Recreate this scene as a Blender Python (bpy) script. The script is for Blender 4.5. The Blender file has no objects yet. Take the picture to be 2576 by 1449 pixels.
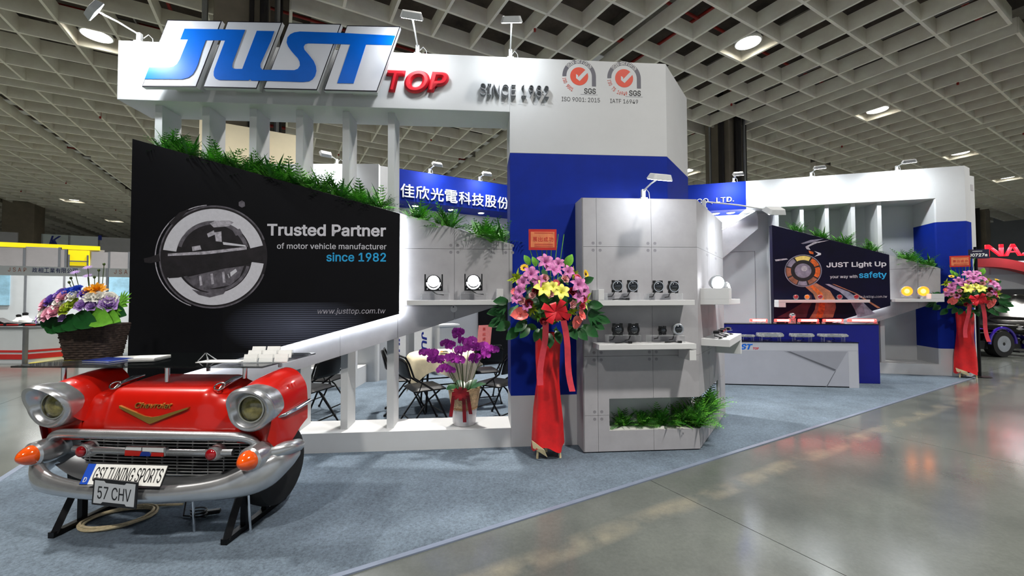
import bpy, bmesh, math, random
from mathutils import Matrix, Vector
random.seed(7)
scene = bpy.context.scene
col = scene.collection
PI = math.pi
R = math.radians

# ------------------------------------------------------------ camera
FPX, CX, CY, EYE = 1030.0, 1288.0, 724.5, 1.5
PITCH, ROLL = math.atan(27.5 / 1030.0), 0.004
_f = Vector((0, math.cos(PITCH), math.sin(PITCH)))
_u0 = Vector((0, -math.sin(PITCH), math.cos(PITCH)))
_r0 = Vector((1, 0, 0))
_u = _u0 * math.cos(ROLL) + _r0 * math.sin(ROLL)
_r = _r0 * math.cos(ROLL) - _u0 * math.sin(ROLL)
cam = bpy.data.cameras.new('camera')
cam.sensor_fit = 'HORIZONTAL'
cam.sensor_width = 36.0
cam.lens = 36.0 * FPX / 2576.0
cam.clip_start = 0.05
cam.clip_end = 400
camo = bpy.data.objects.new('camera', cam)
col.objects.link(camo)
m3 = Matrix((_r, _u, -_f)).transposed()
camo.matrix_world = Matrix.Translation((0, 0, EYE)) @ m3.to_4x4()
scene.camera = camo

# ------------------------------------------------------------ world, exposure
world = bpy.data.worlds.new('hall_ambient')
scene.world = world
world.use_nodes = True
bg = world.node_tree.nodes['Background']
bg.inputs[0].default_value = (0.86, 0.93, 1.0, 1)
bg.inputs[1].default_value = 0.5
scene.view_settings.view_transform = 'Standard'
scene.view_settings.look = 'None'
scene.view_settings.exposure = 0.1
scene.view_settings.gamma = 1.0
scene.view_settings.use_curve_mapping = False

scene.cycles.max_bounces = 6
scene.cycles.diffuse_bounces = 3
scene.cycles.glossy_bounces = 3
scene.cycles.transmission_bounces = 4
scene.cycles.transparent_max_bounces = 8
scene.cycles.use_adaptive_sampling = True
scene.cycles.adaptive_threshold = 0.03
scene.cycles.caustics_reflective = False
scene.cycles.caustics_refractive = False

# ------------------------------------------------------------ measuring helpers
def ray(px, py):
    return _f + _r * ((px - CX) / FPX) + _u * ((CY - py) / FPX)

def on_z(px, py, z=0.0):
    r = ray(px, py); t = (z - EYE) / r.z
    return Vector((r.x * t, r.y * t, z))

def on_y(px, py, Y):
    r = ray(px, py); t = Y / r.y
    return Vector((r.x * t, Y, EYE + r.z * t))

class Frame:
    """a vertical wall plane: u runs to the right along it, w stands out of it towards the viewer"""
    def __init__(s, x, y, deg):
        s.p = Vector((x, y, 0)); s.deg = deg
        a = R(deg); s.u = Vector((math.cos(a), math.sin(a), 0)); s.n = Vector((s.u.y, -s.u.x, 0))
    def at(s, px, py, w=0.0):
        r = ray(px, py)
        p0 = s.p + s.n * w
        t = s.n.dot(p0) / s.n.dot(Vector((r.x, r.y, 0)))
        p = Vector((r.x * t, r.y * t, 0)) - p0
        return (p.dot(s.u), EYE + r.z * t)
    def P(s, pts, w=0.0):
        return [s.at(a, b, w) for a, b in pts]
    def world(s, u, w, z):
        return s.p + s.u * u + s.n * w + Vector((0, 0, z))

E1 = Vector((math.sin(R(60.5)), math.cos(R(60.5)), 0))      # hall axis to the right
E2 = Vector((-E1.y, E1.x, 0))                               # hall axis away to the left
def ab(a, b, z=0.0):
    p = E1 * a + E2 * b
    return Vector((p.x, p.y, z))
HALL = 29.5

# ------------------------------------------------------------ materials
def lin(c):
    c = c / 255.0
    return c / 12.92 if c <= 0.04045 else ((c + 0.055) / 1.055) ** 2.4
def rgb(c):
    return (lin(c[0]), lin(c[1]), lin(c[2]), 1)
MATS = {}
def mat(name, c, rough=0.5, metal=0.0, var=0.0, vs=4.0, bump=0.0, bs=60.0, coat=0.0, emis=None, es=0.0, trans=0.0, alpha=1.0, ior=1.45, spec=0.5, stretch=None, detail=6.0):
    if name in MATS:
        return MATS[name]
    m = bpy.data.materials.new(name); m.use_nodes = True
    nt = m.node_tree; b = nt.nodes['Principled BSDF']
    b.inputs['Base Color'].default_value = rgb(c)
    b.inputs['Roughness'].default_value = rough
    b.inputs['Metallic'].default_value = metal
    b.inputs['IOR'].default_value = ior
    b.inputs['Specular IOR Level'].default_value = spec
    if coat: b.inputs['Coat Weight'].default_value = coat; b.inputs['Coat Roughness'].default_value = 0.06
    if trans: b.inputs['Transmission Weight'].default_value = trans
    if alpha < 1: b.inputs['Alpha'].default_value = alpha
    if emis is not None:
        b.inputs['Emission Color'].default_value = rgb(emis); b.inputs['Emission Strength'].default_value = es
    if var or bump:
        tc = nt.nodes.new('ShaderNodeTexCoord'); mp = nt.nodes.new('ShaderNodeMapping')
        nt.links.new(tc.outputs['Object'], mp.inputs[0])
        if stretch: mp.inputs['Scale'].default_value = stretch
    if var:
        n = nt.nodes.new('ShaderNodeTexNoise'); n.inputs['Scale'].default_value = vs; n.inputs['Detail'].default_value = detail
        n.inputs['Roughness'].default_value = 0.65
        nt.links.new(mp.outputs[0], n.inputs['Vector'])
        cr = nt.nodes.new('ShaderNodeValToRGB')
        cr.color_ramp.elements[0].position = 0.3; cr.color_ramp.elements[1].position = 0.7
        lo = tuple(max(0, x * (1 - var)) for x in c); hi = tuple(min(255, x * (1 + var)) for x in c)
        cr.color_ramp.elements[0].color = rgb(lo); cr.color_ramp.elements[1].color = rgb(hi)
        nt.links.new(n.outputs['Fac'], cr.inputs[0]); nt.links.new(cr.outputs[0], b.inputs['Base Color'])
    if bump:
        n2 = nt.nodes.new('ShaderNodeTexNoise'); n2.inputs['Scale'].default_value = bs; n2.inputs['Detail'].default_value = 3
        nt.links.new(mp.outputs[0], n2.inputs['Vector'])
        bp = nt.nodes.new('ShaderNodeBump'); bp.inputs['Strength'].default_value = bump; bp.inputs['Distance'].default_value = 0.01
        nt.links.new(n2.outputs['Fac'], bp.inputs['Height']); nt.links.new(bp.outputs[0], b.inputs['Normal'])
    MATS[name] = m
    return m

WHITE = mat('white_paint', (200, 202, 204), 0.55, var=0.012, vs=3)
WARMW = mat('white_laminate', (208, 208, 206), 0.4, var=0.01, vs=3)
BLUE = mat('blue_paint', (6, 38, 142), 0.6, var=0.05, vs=6, spec=.2)
NAVY = mat('navy_panel', (14, 22, 128), 0.4, var=0.04, vs=5)
GREYP = mat('concrete_look_print', (163, 162, 166), 0.55, var=0.035, vs=5, detail=8)
BLACKP = mat('black_print', (8, 8, 13), 0.6, var=0.2, vs=2, spec=.2)
SEAM = mat('seam_dark', (60, 60, 64), 0.8, var=0.05)
HOLE = mat('tie_hole_print', (128, 127, 132), 0.7, var=0.08, vs=40)
CHROME = mat('chrome', (225, 227, 230), 0.16, 1.0, var=0.02, vs=8)
SILVER = mat('silver_paint', (178, 181, 184), 0.36, 0.85, var=0.04, vs=9)
STEELB = mat('black_steel', (16, 16, 18), 0.42, 0.5, var=0.1, vs=20)
BLKPL = mat('black_plastic', (14, 14, 16), 0.32, var=0.1, vs=20)
ALU = mat('aluminium', (170, 172, 176), 0.35, 0.9, var=0.03, vs=10)
LAMPW = mat('lamp_housing_white', (205, 208, 210), 0.4, var=0.02, vs=20)
LED = mat('led_lens', (255, 255, 255), 0.3, emis=(250, 253, 255), es=22)
LEDS = mat('led_strip', (255, 255, 255), 0.3, emis=(244, 250, 255), es=45)
ACRY = mat('clear_acrylic', (240, 246, 248), 0.04, trans=0.0, alpha=0.16, spec=0.8, var=0.004)
PAPER = mat('paper_white', (236, 236, 234), 0.6, var=0.01, vs=20)
BLACKT = mat('black_gloss', (8, 8, 10), 0.08, var=0.1)

# ------------------------------------------------------------ mesh builder
class MB:
    def __init__(s): s.v = []; s.f = []
    def add(s, vs, fs):
        o = len(s.v); s.v += [tuple(v) for v in vs]; s.f += [tuple(i + o for i in f) for f in fs]; return s
    def box(s, x0, x1, y0, y1, z0, z1, M=None):
        vs = [Vector((x, y, z)) for x in (x0, x1) for y in (y0, y1) for z in (z0, z1)]
        if M is not None: vs = [M @ v for v in vs]
        return s.add(vs, [(0, 1, 3, 2), (4, 6, 7, 5), (0, 4, 5, 1), (2, 3, 7, 6), (0, 2, 6, 4), (1, 5, 7, 3)])
    def prism(s, poly, y0, y1):                       # polygon in (x, z) drawn through y0..y1
        n = len(poly)
        vs = [(p[0], y0, p[1]) for p in poly] + [(p[0], y1, p[1]) for p in poly]
        return s.add(vs, [tuple(range(n)), tuple(range(2 * n - 1, n - 1, -1))] + [(i, i + n, (i + 1) % n + n, (i + 1) % n) for i in range(n)])
    def prismz(s, poly, z0, z1):                      # polygon in (x, y) raised from z0 to z1
        n = len(poly)
        vs = [(p[0], p[1], z0) for p in poly] + [(p[0], p[1], z1) for p in poly]
        return s.add(vs, [tuple(range(n)), tuple(range(2 * n - 1, n - 1, -1))] + [(i, i + n, (i + 1) % n + n, (i + 1) % n) for i in range(n)])
    def tube(s, pts, r, n=8, cap=True, flat=1.0):
        pts = [Vector(p) for p in pts]; m = len(pts)
        rs = r if isinstance(r, (list, tuple)) else [r] * m
        rings = []; up = None
        for i, p in enumerate(pts):
            t = (pts[min(i + 1, m - 1)] - pts[max(i - 1, 0)])
            if t.length < 1e-9: t = Vector((0, 0, 1))
            t.normalize()
            if up is None:
                up = Vector((0, 0, 1)) if abs(t.z) < 0.9 else Vector((0, 1, 0))
            a = t.cross(up)
            if a.length < 1e-6: a = t.cross(Vector((1, 0, 0)))
            a.normalize(); b = a.cross(t).normalized(); up = b
            rings.append([p + (a * math.cos(2 * PI * k / n) + b * math.sin(2 * PI * k / n) * flat) * rs[i] for k in range(n)])
        vs = [v for rg in rings for v in rg]
        fs = [(i * n + k, i * n + (k + 1) % n, (i + 1) * n + (k + 1) % n, (i + 1) * n + k) for i in range(m - 1) for k in range(n)]
        if cap: fs += [tuple(range(n - 1, -1, -1)), tuple((m - 1) * n + k for k in range(n))]
        return s.add(vs, fs)
    def lathe(s, prof, n=24, M=None, cap=True):       # (radius, height) about local z
        vs = [Vector((r * math.cos(2 * PI * k / n), r * math.sin(2 * PI * k / n), z)) for r, z in prof for k in range(n)]
        if M is not None: vs = [M @ v for v in vs]
        m = len(prof)
        fs = [(i * n + k, i * n + (k + 1) % n, (i + 1) * n + (k + 1) % n, (i + 1) * n + k) for i in range(m - 1) for k in range(n)]
        if cap: fs += [tuple(range(n - 1, -1, -1)), tuple((m - 1) * n + k for k in range(n))]
        return s.add(vs, fs)
    def ball(s, c, r, n=12, m=8, sc=(1, 1, 1)):
        M = Matrix.Translation(c) @ Matrix.Diagonal((sc[0], sc[1], sc[2], 1))
        prof = [(max(1e-4, r * math.sin(PI * i / m)), -r * math.cos(PI * i / m)) for i in range(m + 1)]
        return s.lathe(prof, n, M)
    def grid(s, nu, nv, fn, closed=False):
        vs = [fn(i / (nu - 1), j / (nv - 1)) for i in range(nu) for j in range(nv)]
        return s.add(vs, [(i * nv + j, (i + 1) * nv + j, (i + 1) * nv + j + 1, i * nv + j + 1) for i in range(nu - 1) for j in range(nv - 1)])
    def ring(s, c, ro, ri, y0, y1, a0=0, a1=360, n=32, asp=1.0):   # flat ring sector in the x-z plane
        k = max(2, int(n * abs(a1 - a0) / 360)); full = abs(a1 - a0) >= 360
        P = []
        for i in range(k + (0 if full else 1)):
            a = R(a0 + (a1 - a0) * i / k); P.append((math.cos(a), math.sin(a)))
        m = len(P); vs = []
        for y in (y0, y1):
            for r in (ro, ri):
                vs += [(c[0] + r * p[0], y, c[1] + r * p[1] * asp) for p in P]
        fs = []
        for i in range(m if full else m - 1):
            j = (i + 1) % m
            fs += [(i, j, m + j, m + i), (2 * m + j, 2 * m + i, 3 * m + i, 3 * m + j), (j, i, 2 * m + i, 2 * m + j), (m + i, m + j, 3 * m + j, 3 * m + i)]
        if not full: fs += [(0, m, 3 * m, 2 * m), (m - 1, 2 * m - 1 + m * 0 + 0 * m, 4 * m - 1, 3 * m - 1)]
        return s.add(vs, fs)
    def mesh(s, name, smooth=False, ang=40):
        me = bpy.data.meshes.new(name); me.from_pydata(s.v, [], s.f); me.update()
        bm = bmesh.new(); bm.from_mesh(me); bmesh.ops.recalc_face_normals(bm, faces=bm.faces); bm.to_mesh(me); bm.free()
        if smooth:
            me.polygons.foreach_set('use_smooth', [True] * len(me.polygons))
            try: me.set_sharp_from_angle(angle=R(ang))
            except Exception: pass
        return me
    def build(s, name, m, parent=None, smooth=False, bevel=0.0, ang=40, solid=0.0, sub=0):
        return link(name, s.mesh(name, smooth, ang), m, parent, bevel, solid, sub)

def link(name, me, m=None, parent=None, bevel=0.0, solid=0.0, sub=0):
    if m is not None:
        me.materials.clear(); me.materials.append(m)
    o = bpy.data.objects.new(name, me); col.objects.link(o)
    if parent: o.parent = parent
    if solid:
        md = o.modifiers.new('solid', 'SOLIDIFY'); md.thickness = solid; md.offset = 0
    if sub:
        md = o.modifiers.new('sub', 'SUBSURF'); md.levels = sub; md.render_levels = sub
    if bevel:
        md = o.modifiers.new('bevel', 'BEVEL'); md.width = bevel; md.segments = 2; md.limit_method = 'ANGLE'; md.angle_limit = R(35)
    return o

def thing(name, label, cat, loc=(0, 0, 0), rotz=0.0, group=None):
    o = bpy.data.objects.new(name, None); col.objects.link(o)
    o.empty_display_size = 0.1
    o.location = loc; o.rotation_euler = (0, 0, R(rotz)); o['label'] = label; o['category'] = cat
    if group: o['group'] = group
    return o
def tag(o, label, cat, group=None):
    o['label'] = label; o['category'] = cat
    if group: o['group'] = group
    return o
def struct(o):
    o['kind'] = 'structure'; return o
def fthing(fr, name, label, cat, group=None):
    return thing(name, label, cat, fr.p, fr.deg, group)
def children(o):
    return [c for c in o.children]
def base(root):
    """move the empty to the base of its parts without moving the parts"""
    pts = []
    for c in root.children:
        if c.type != 'MESH': continue
        Mx = Matrix.LocRotScale(c.location, c.rotation_euler, c.scale)
        pts += [Mx @ Vector(v.co) for v in c.data.vertices]
    if not pts: return root
    lo = Vector([min(p[i] for p in pts) for i in range(3)]); hi = Vector([max(p[i] for p in pts) for i in range(3)])
    c0 = Vector(((lo.x + hi.x) / 2, (lo.y + hi.y) / 2, lo.z))
    for c in root.children: c.location = Vector(c.location) - c0
    root.location = Vector(root.location) + root.rotation_euler.to_matrix() @ c0
    return root
def place(o, fr):
    """put a single-mesh thing drawn in frame coordinates into the world with its origin at its base"""
    vs = [v.co for v in o.data.vertices]
    lo = Vector([min(p[i] for p in vs) for i in range(3)]); hi = Vector([max(p[i] for p in vs) for i in range(3)])
    c0 = Vector(((lo.x + hi.x) / 2, (lo.y + hi.y) / 2, lo.z))
    o.data.transform(Matrix.Translation(-c0))
    o.rotation_euler = (0, 0, R(fr.deg))
    o.location = fr.p + Matrix.Rotation(R(fr.deg), 3, 'Z') @ c0
    return o
def copy_tree(o, parent=None):
    c = o.copy(); col.objects.link(c); c.parent = parent
    for ch in o.children: copy_tree(ch, c)
    return c

FONT = None
try:                                                     # the sans-serif face that ships inside Blender itself
    import os
    FONT = bpy.data.fonts.load(os.path.join(bpy.utils.system_resource('DATAFILES'), 'fonts', 'Inter.woff2'))
except Exception:
    FONT = None
def text_mesh(body, ext=0.0, shear=0.0, off=0.0, sp=1.0, res=3):
    cu = bpy.data.curves.new('text', 'FONT'); cu.body = body; cu.extrude = ext; cu.shear = shear
    if off > 0: cu.bevel_depth = off; cu.bevel_resolution = 0      # heavier strokes
    else: cu.offset = off
    cu.space_character = sp; cu.resolution_u = res
    if FONT and all(ord(c) < 256 for c in body): cu.font = FONT
    ob = bpy.data.objects.new('text', cu)
    me = bpy.data.meshes.new_from_object(ob)
    bpy.data.objects.remove(ob); bpy.data.curves.remove(cu)
    return me
def text_part(name, body, u0, u1, z0, z1, w0, thick, m, parent, shear=0.0, off=0.0, sp=1.0, M=None):
    """lettering fitted to a box on a wall, its face at w0+thick"""
    me = text_mesh(body, 0.02, shear, off, sp)
    xs = [v.co for v in me.vertices]
    if not xs: return None
    x0, x1 = min(p.x for p in xs), max(p.x for p in xs); y0, y1 = min(p.y for p in xs), max(p.y for p in xs); q0, q1 = min(p.z for p in xs), max(p.z for p in xs)
    for v in me.vertices:
        p = v.co
        q = Vector((u0 + (p.x - x0) / (x1 - x0) * (u1 - u0), -(w0 + (p.z - q0) / (q1 - q0) * thick), z0 + (p.y - y0) / (y1 - y0) * (z1 - z0)))
        v.co = M @ q if M is not None else q
    me.update()
    return split_words(name, me, m, parent, (x1 - x0), u1 - u0)
def split_words(name, me, m, parent, full, width):
    """one object per word of a line of lettering"""
    n = len(me.vertices); par = list(range(n))
    def find(i):
        while par[i] != i:
            par[i] = par[par[i]]; i = par[i]
        return i
    for e in me.edges:
        a, b = find(e.vertices[0]), find(e.vertices[1])
        if a != b: par[a] = b
    ext = {}
    for i, v in enumerate(me.vertices):
        r = find(i); x = v.co.x
        if r in ext: ext[r] = (min(ext[r][0], x), max(ext[r][1], x))
        else: ext[r] = (x, x)
    gap = 0.17 * abs(width) / full
    words = []
    for r, (lo, hi) in sorted(ext.items(), key=lambda q: q[1][0]):
        if words and lo - words[-1][1] < gap:
            words[-1][1] = max(words[-1][1], hi); words[-1][2].add(r)
        else: words.append([lo, hi, {r}])
    if len(words) < 2: return link(name, me, m, parent)
    out = None
    for lo, hi, rs in words:
        idx = [i for i in range(n) if find(i) in rs]; mp = {i: k for k, i in enumerate(idx)}
        q = bpy.data.meshes.new(name)
        q.from_pydata([me.vertices[i].co[:] for i in idx], [], [tuple(mp[i] for i in p.vertices) for p in me.polygons if find(p.vertices[0]) in rs])
        q.update(); out = link(name, q, m, parent)
    bpy.data.meshes.remove(me)
    return out
def fr_text(fr, name, body, xl, xr, yb, yt, w, m, parent, thick=0.002, shear=0.0, off=0.0, sp=1.0):
    """lettering on a wall between image columns xl..xr, height yb..yt measured at xl"""
    u0, z0 = fr.at(xl, yb, w); _, z1 = fr.at(xl, yt, w); u1, _ = fr.at(xr, yb, w)
    return text_part(name, body, u0, u1, z0, z1, w, thick, m, parent, shear, off, sp)
def clip(poly, axis, val, keep_less):
    out = []
    for i in range(len(poly)):
        a, b = poly[i], poly[(i + 1) % len(poly)]
        ia = (a[axis] <= val) == keep_less; ib = (b[axis] <= val) == keep_less
        if ia: out.append(a)
        if ia != ib:
            t = (val - a[axis]) / (b[axis] - a[axis]); out.append((a[0] + (b[0] - a[0]) * t, a[1] + (b[1] - a[1]) * t))
    return out
def panels(poly, us, zs, gap, y0, y1, m, parent, name='panel'):
    """a convex outline cut into separate boards with open joints"""
    us = [-99] + sorted(us) + [99]; zs = [-99] + sorted(zs) + [99]
    for i in range(len(us) - 1):
        for j in range(len(zs) - 1):
            p = poly
            for ax, v, k in ((0, us[i] + gap, False), (0, us[i + 1] - gap, True), (1, zs[j] + gap, False), (1, zs[j + 1] - gap, True)):
                p = clip(p, ax, v, k)
                if len(p) < 3: break
            if len(p) >= 3: MB().prism(p, y0, y1).build(name, m, parent)

# ------------------------------------------------------------ floor, carpet
def floor_material():
    m = bpy.data.materials.new('polished_concrete'); m.use_nodes = True
    nt = m.node_tree; N = nt.nodes; L = nt.links; b = N['Principled BSDF']
    g = N.new('ShaderNodeNewGeometry'); mp = N.new('ShaderNodeMapping'); mp.inputs['Rotation'].default_value = (0, 0, R(-HALL))
    L.new(g.outputs['Position'], mp.inputs[0])
    n1 = N.new('ShaderNodeTexNoise'); n1.inputs['Scale'].default_value = 0.9; n1.inputs['Detail'].default_value = 9; n1.inputs['Roughness'].default_value = 0.62
    L.new(mp.outputs[0], n1.inputs['Vector'])
    cr = N.new('ShaderNodeValToRGB'); cr.color_ramp.elements[0].position = 0.28; cr.color_ramp.elements[1].position = 0.72
    cr.color_ramp.elements[0].color = rgb((74, 78, 76)); cr.color_ramp.elements[1].color = rgb((104, 108, 104))
    L.new(n1.outputs['Fac'], cr.inputs[0])
    # pale tape residue running beside the carpet
    sep = N.new('ShaderNodeSeparateXYZ'); L.new(mp.outputs[0], sep.inputs[0])
    wob = N.new('ShaderNodeTexNoise'); wob.inputs['Scale'].default_value = 3.0; wob.inputs['Detail'].default_value = 6
    L.new(mp.outputs[0], wob.inputs['Vector'])
    d = N.new('ShaderNodeMath'); d.operation = 'SUBTRACT'; d.inputs[1].default_value = 2.02; L.new(sep.outputs[1], d.inputs[0])
    ad = N.new('ShaderNodeMath'); ad.operation = 'ABSOLUTE'; L.new(d.outputs[0], ad.inputs[0])
    mr = N.new('ShaderNodeMapRange'); mr.inputs['From Min'].default_value = 0.11; mr.inputs['From Max'].default_value = 0.04; L.new(ad.outputs[0], mr.inputs[0])
    mr2 = N.new('ShaderNodeMapRange'); mr2.inputs['From Min'].default_value = 0.40; mr2.inputs['From Max'].default_value = 0.75; L.new(wob.outputs['Fac'], mr2.inputs[0])
    mul = N.new('ShaderNodeMath'); mul.operation = 'MULTIPLY'; L.new(mr.outputs[0], mul.inputs[0]); L.new(mr2.outputs[0], mul.inputs[1])
    mx = N.new('ShaderNodeMix'); mx.data_type = 'RGBA'; mx.inputs['B'].default_value = rgb((138, 132, 116))
    L.new(mul.outputs[0], mx.inputs['Factor']); L.new(cr.outputs[0], mx.inputs['A']); L.new(mx.outputs['Result'], b.inputs['Base Color'])
    n2 = N.new('ShaderNodeTexNoise'); n2.inputs['Scale'].default_value = 2.2; n2.inputs['Detail'].default_value = 8
    L.new(mp.outputs[0], n2.inputs['Vector'])
    rr = N.new('ShaderNodeMapRange'); rr.inputs['To Min'].default_value = 0.11; rr.inputs['To Max'].default_value = 0.2; L.new(n2.outputs['Fac'], rr.inputs[0])
    L.new(rr.outputs[0], b.inputs['Roughness'])
    b.inputs['Specular IOR Level'].default_value = 0.5
    return m
FLOORM = floor_material()
JOINT = mat('joint_dark', (40, 38, 34), 0.9, var=0.1)
floor = struct(thing('floor', 'polished grey concrete hall floor cut into large slabs', 'floor', (0, 0, 0), HALL))
del floor['category']
MB().box(-70, 70, -25, 90, -0.12, -0.02).build('subfloor', JOINT, floor)
def slab_rows():
    sm = {}
    for i in range(-3, 6):
        for j in range(-1, 2):
            a0 = 2.67 + 3.1 * i; b0 = 2.5 + 6.2 * j
            x0, x1, y0, y1 = a0 + 0.003, a0 + 3.1 - 0.003, b0 + 0.003, b0 + 6.2 - 0.003
            if 's' not in sm:
                sm['s'] = MB().box(-1.547, 1.547, -3.097, 3.097, -0.02, 0).mesh('slab')
            o = link('slab', sm['s'], FLOORM, floor); o.location = ((x0 + x1) / 2, (y0 + y1) / 2, 0)
    ax0, ax1 = 2.67 - 9.3, 2.67 + 3.1 * 6
    by0, by1 = 2.5 - 6.2, 2.5 + 12.4
    far = MB()
    far.box(-70, ax0 - 0.003, -25, 90, -0.02, 0); far.box(ax1 + 0.003, 70, -25, 90, -0.02, 0)
    far.box(ax0, ax1, -25, by0 - 0.003, -0.02, 0); far.box(ax0, ax1, by1 + 0.003, 90, -0.02, 0)
    far.build('slab_field', FLOORM, floor)
slab_rows()
CARPET = mat('grey_carpet', (97, 109, 121), 0.95, var=0.10, vs=2.0, bump=0.35, bs=420, spec=0.1, detail=12)
def fleck(m, scale, amt):
    nt = m.node_tree; b = nt.nodes['Principled BSDF']; src = b.inputs['Base Color'].links[0].from_socket
    g = nt.nodes.new('ShaderNodeNewGeometry'); n = nt.nodes.new('ShaderNodeTexNoise'); n.inputs['Scale'].default_value = scale; n.inputs['Detail'].default_value = 4; n.inputs['Roughness'].default_value = .8
    nt.links.new(g.outputs['Position'], n.inputs['Vector'])
    r = nt.nodes.new('ShaderNodeMapRange'); r.inputs['From Min'].default_value = .3; r.inputs['From Max'].default_value = .7; r.inputs['To Min'].default_value = 1 - amt; r.inputs['To Max'].default_value = 1 + amt
    nt.links.new(n.outputs['Fac'], r.inputs[0])
    x = nt.nodes.new('ShaderNodeMix'); x.data_type = 'RGBA'; x.blend_type = 'MULTIPLY'; x.inputs['Factor'].default_value = 1
    nt.links.new(src, x.inputs['A']); nt.links.new(r.outputs[0], x.inputs['B']); nt.links.new(x.outputs['Result'], b.inputs['Base Color'])
fleck(CARPET, 55, .38)
fleck(FLOORM, 38, .10)
cp = MB().box(-2.0, 11.35, 2.45, 9.0, 0.0, 0.008).build('floor_carpet', CARPET)
cp.rotation_euler = (0, 0, R(HALL)); struct(cp); cp['label'] = 'blue grey needle felt carpet under the stand'
EDGE = mat('carpet_tape', (112, 122, 140), 0.3, var=0.05, vs=6)
for k, (x0, x1, y0, y1) in enumerate(((-2.0, 11.35, 2.415, 2.452), (-2.05, -2.0, 2.40, 9.0))):
    t = MB().box(x0, x1, y0, y1, 0.0, 0.0095).build('trim_%d' % (k + 1), EDGE); t.rotation_euler = (0, 0, R(HALL)); struct(t)
    t['label'] = ['clear tape strip along the front edge of the carpet', 'clear tape strip along the left edge of the carpet'][k]

# ------------------------------------------------------------ hall ceiling
ceil = struct(thing('ceiling', 'high hall ceiling of pale coffered baffles', 'ceiling', (0, 0, 0), HALL)); del ceil['category']
BAFF = mat('ceiling_baffle', (250, 241, 225), 0.75, var=0.05, vs=1.5)
DECK = mat('ceiling_deck', (74, 66, 60), 0.9, var=0.35, vs=0.7, detail=8)
PIPER = mat('red_pipe', (150, 34, 26), 0.45, var=0.1, vs=5)
DUCT = mat('duct_metal', (120, 116, 108), 0.5, 0.4, var=0.12, vs=3)
CZ, CELL, GAP, PITCHM = 9.0, 1.18, 0.37, 9.0
MB().box(-72, 72, -27, 92, 10.7, 10.9).build('deck', DECK, ceil)
def vis(p, mx=0.35):
    d = p - Vector((0, 0, EYE)); z = d.dot(_f)
    if z < 0.5: return False
    x, y = d.dot(_r) / z * FPX / 1288.0, d.dot(_u) / z * FPX / 724.5
    return abs(x) < 1 + mx and abs(y) < 1 + mx
mods = []
for i in range(-8, 8):
    for j in range(-3, 10):
        a0 = -9.2 + PITCHM * i + GAP; b0 = 2.5 + PITCHM * j + GAP
        cs = [ab(a0 + da * 8.26, b0 + db * 8.26, CZ) for da in (0, .25, .5, .75, 1) for db in (0, .25, .5, .75, 1)]
        if any(vis(c) for c in cs):
            mods.append((min(c.length for c in cs), a0, b0, i, j))
mods.sort()
beamA = MB().box(-0.035, 0.035, 0, 8.26, 0, 0.46).mesh('baffle')       # runs along E2
beamB = MB().box(0, 8.26, -0.035, 0.035, 0.004, 0.456).mesh('baffle')  # runs along E1
far = MB(); nb = 0
for q, (dd, a0, b0, i, j) in enumerate(mods):
    for k in range(8):
        if q < 18:
            o = link('baffle', beamA, BAFF, ceil); o.location = (a0 + k * CELL, b0, CZ)
            o = link('baffle', beamB, BAFF, ceil); o.location = (a0, b0 + k * CELL, CZ)
        else:
            far.box(a0 + k * CELL - 0.035, a0 + k * CELL + 0.035, b0, b0 + 8.26, CZ, CZ + 0.46)
            far.box(a0, a0 + 8.26, b0 + k * CELL - 0.035, b0 + k * CELL + 0.035, CZ + .004, CZ + 0.456)
o = far.build('baffle_field', BAFF, ceil); o['kind'] = 'stuff'
# services above the baffles
for k, b in enumerate((3.6, 7.7, 9.6, 13.4, 16.2, 19.4, 22.6, 26.0, 31.0)):
    MB().tube([(-40, b, 9.85), (45, b, 9.85)], 0.075 if k % 2 == 0 else 0.045, 8).build('sprinkler_pipe', PIPER, ceil, True)
for k, a in enumerate((-6.2, -2.9, 2.2, 5.5, 11.0, 15.2, 20.6, 24.5)):
    MB().tube([(a, -4, 10.05), (a, 60, 10.05)], 0.05, 8).build('sprinkler_pipe', PIPER if k % 3 else DUCT, ceil, True)
dropm = MB().tube([(0, 0, 0), (0, 0, 0.95)], 0.035, 6).mesh('sprinkler_drop', True)
for i in range(-5, 5):
    for j in range(0, 5):
        for s in (2.74, 6.28):
            o = link('sprinkler_drop', dropm, PIPER, ceil); o.location = (-9.2 + 9 * i + s, 2.5 + 9 * j + (2.1 if s < 4 else 6.9), 8.92)
for a, w, h in ((-7.6, 0.9, 0.5), (1.1, 0.7, 0.4), (10.0, 1.1, 0.55), (14.0, 0.6, 0.4), (19.6, 0.9, 0.5), (25.0, 0.8, 0.5)):
    MB().box(a - w / 2, a + w / 2, -4, 60, 10.15, 10.15 + h).build('air_duct', DUCT, ceil)
for a in (12.4, 16.4, 22.5, -4.1):
    t = MB(); t.box(a - .3, a - .26, -4, 60, 9.75, 9.85); t.box(a + .26, a + .3, -4, 60, 9.75, 9.85)
    for k in range(60): t.box(a - .3, a + .3, -4 + k * 1.05, -3.92 + k * 1.05, 9.76, 9.8)
    t.build('cable_tray', ALU, ceil)
for gk in (-1, 1):
    a = -9.2 + (0 if gk < 0 else 18)
    pm = MB().box(-0.16, 0.16, -0.22, 0.22, 0, 0.03).mesh('gap_plate')
    for k in range(26):
        o = link('gap_plate', pm, WARMW if k % 4 else PIPER, ceil); o.location = (a, 10 + k * 1.03, CZ + 0.25)

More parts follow.
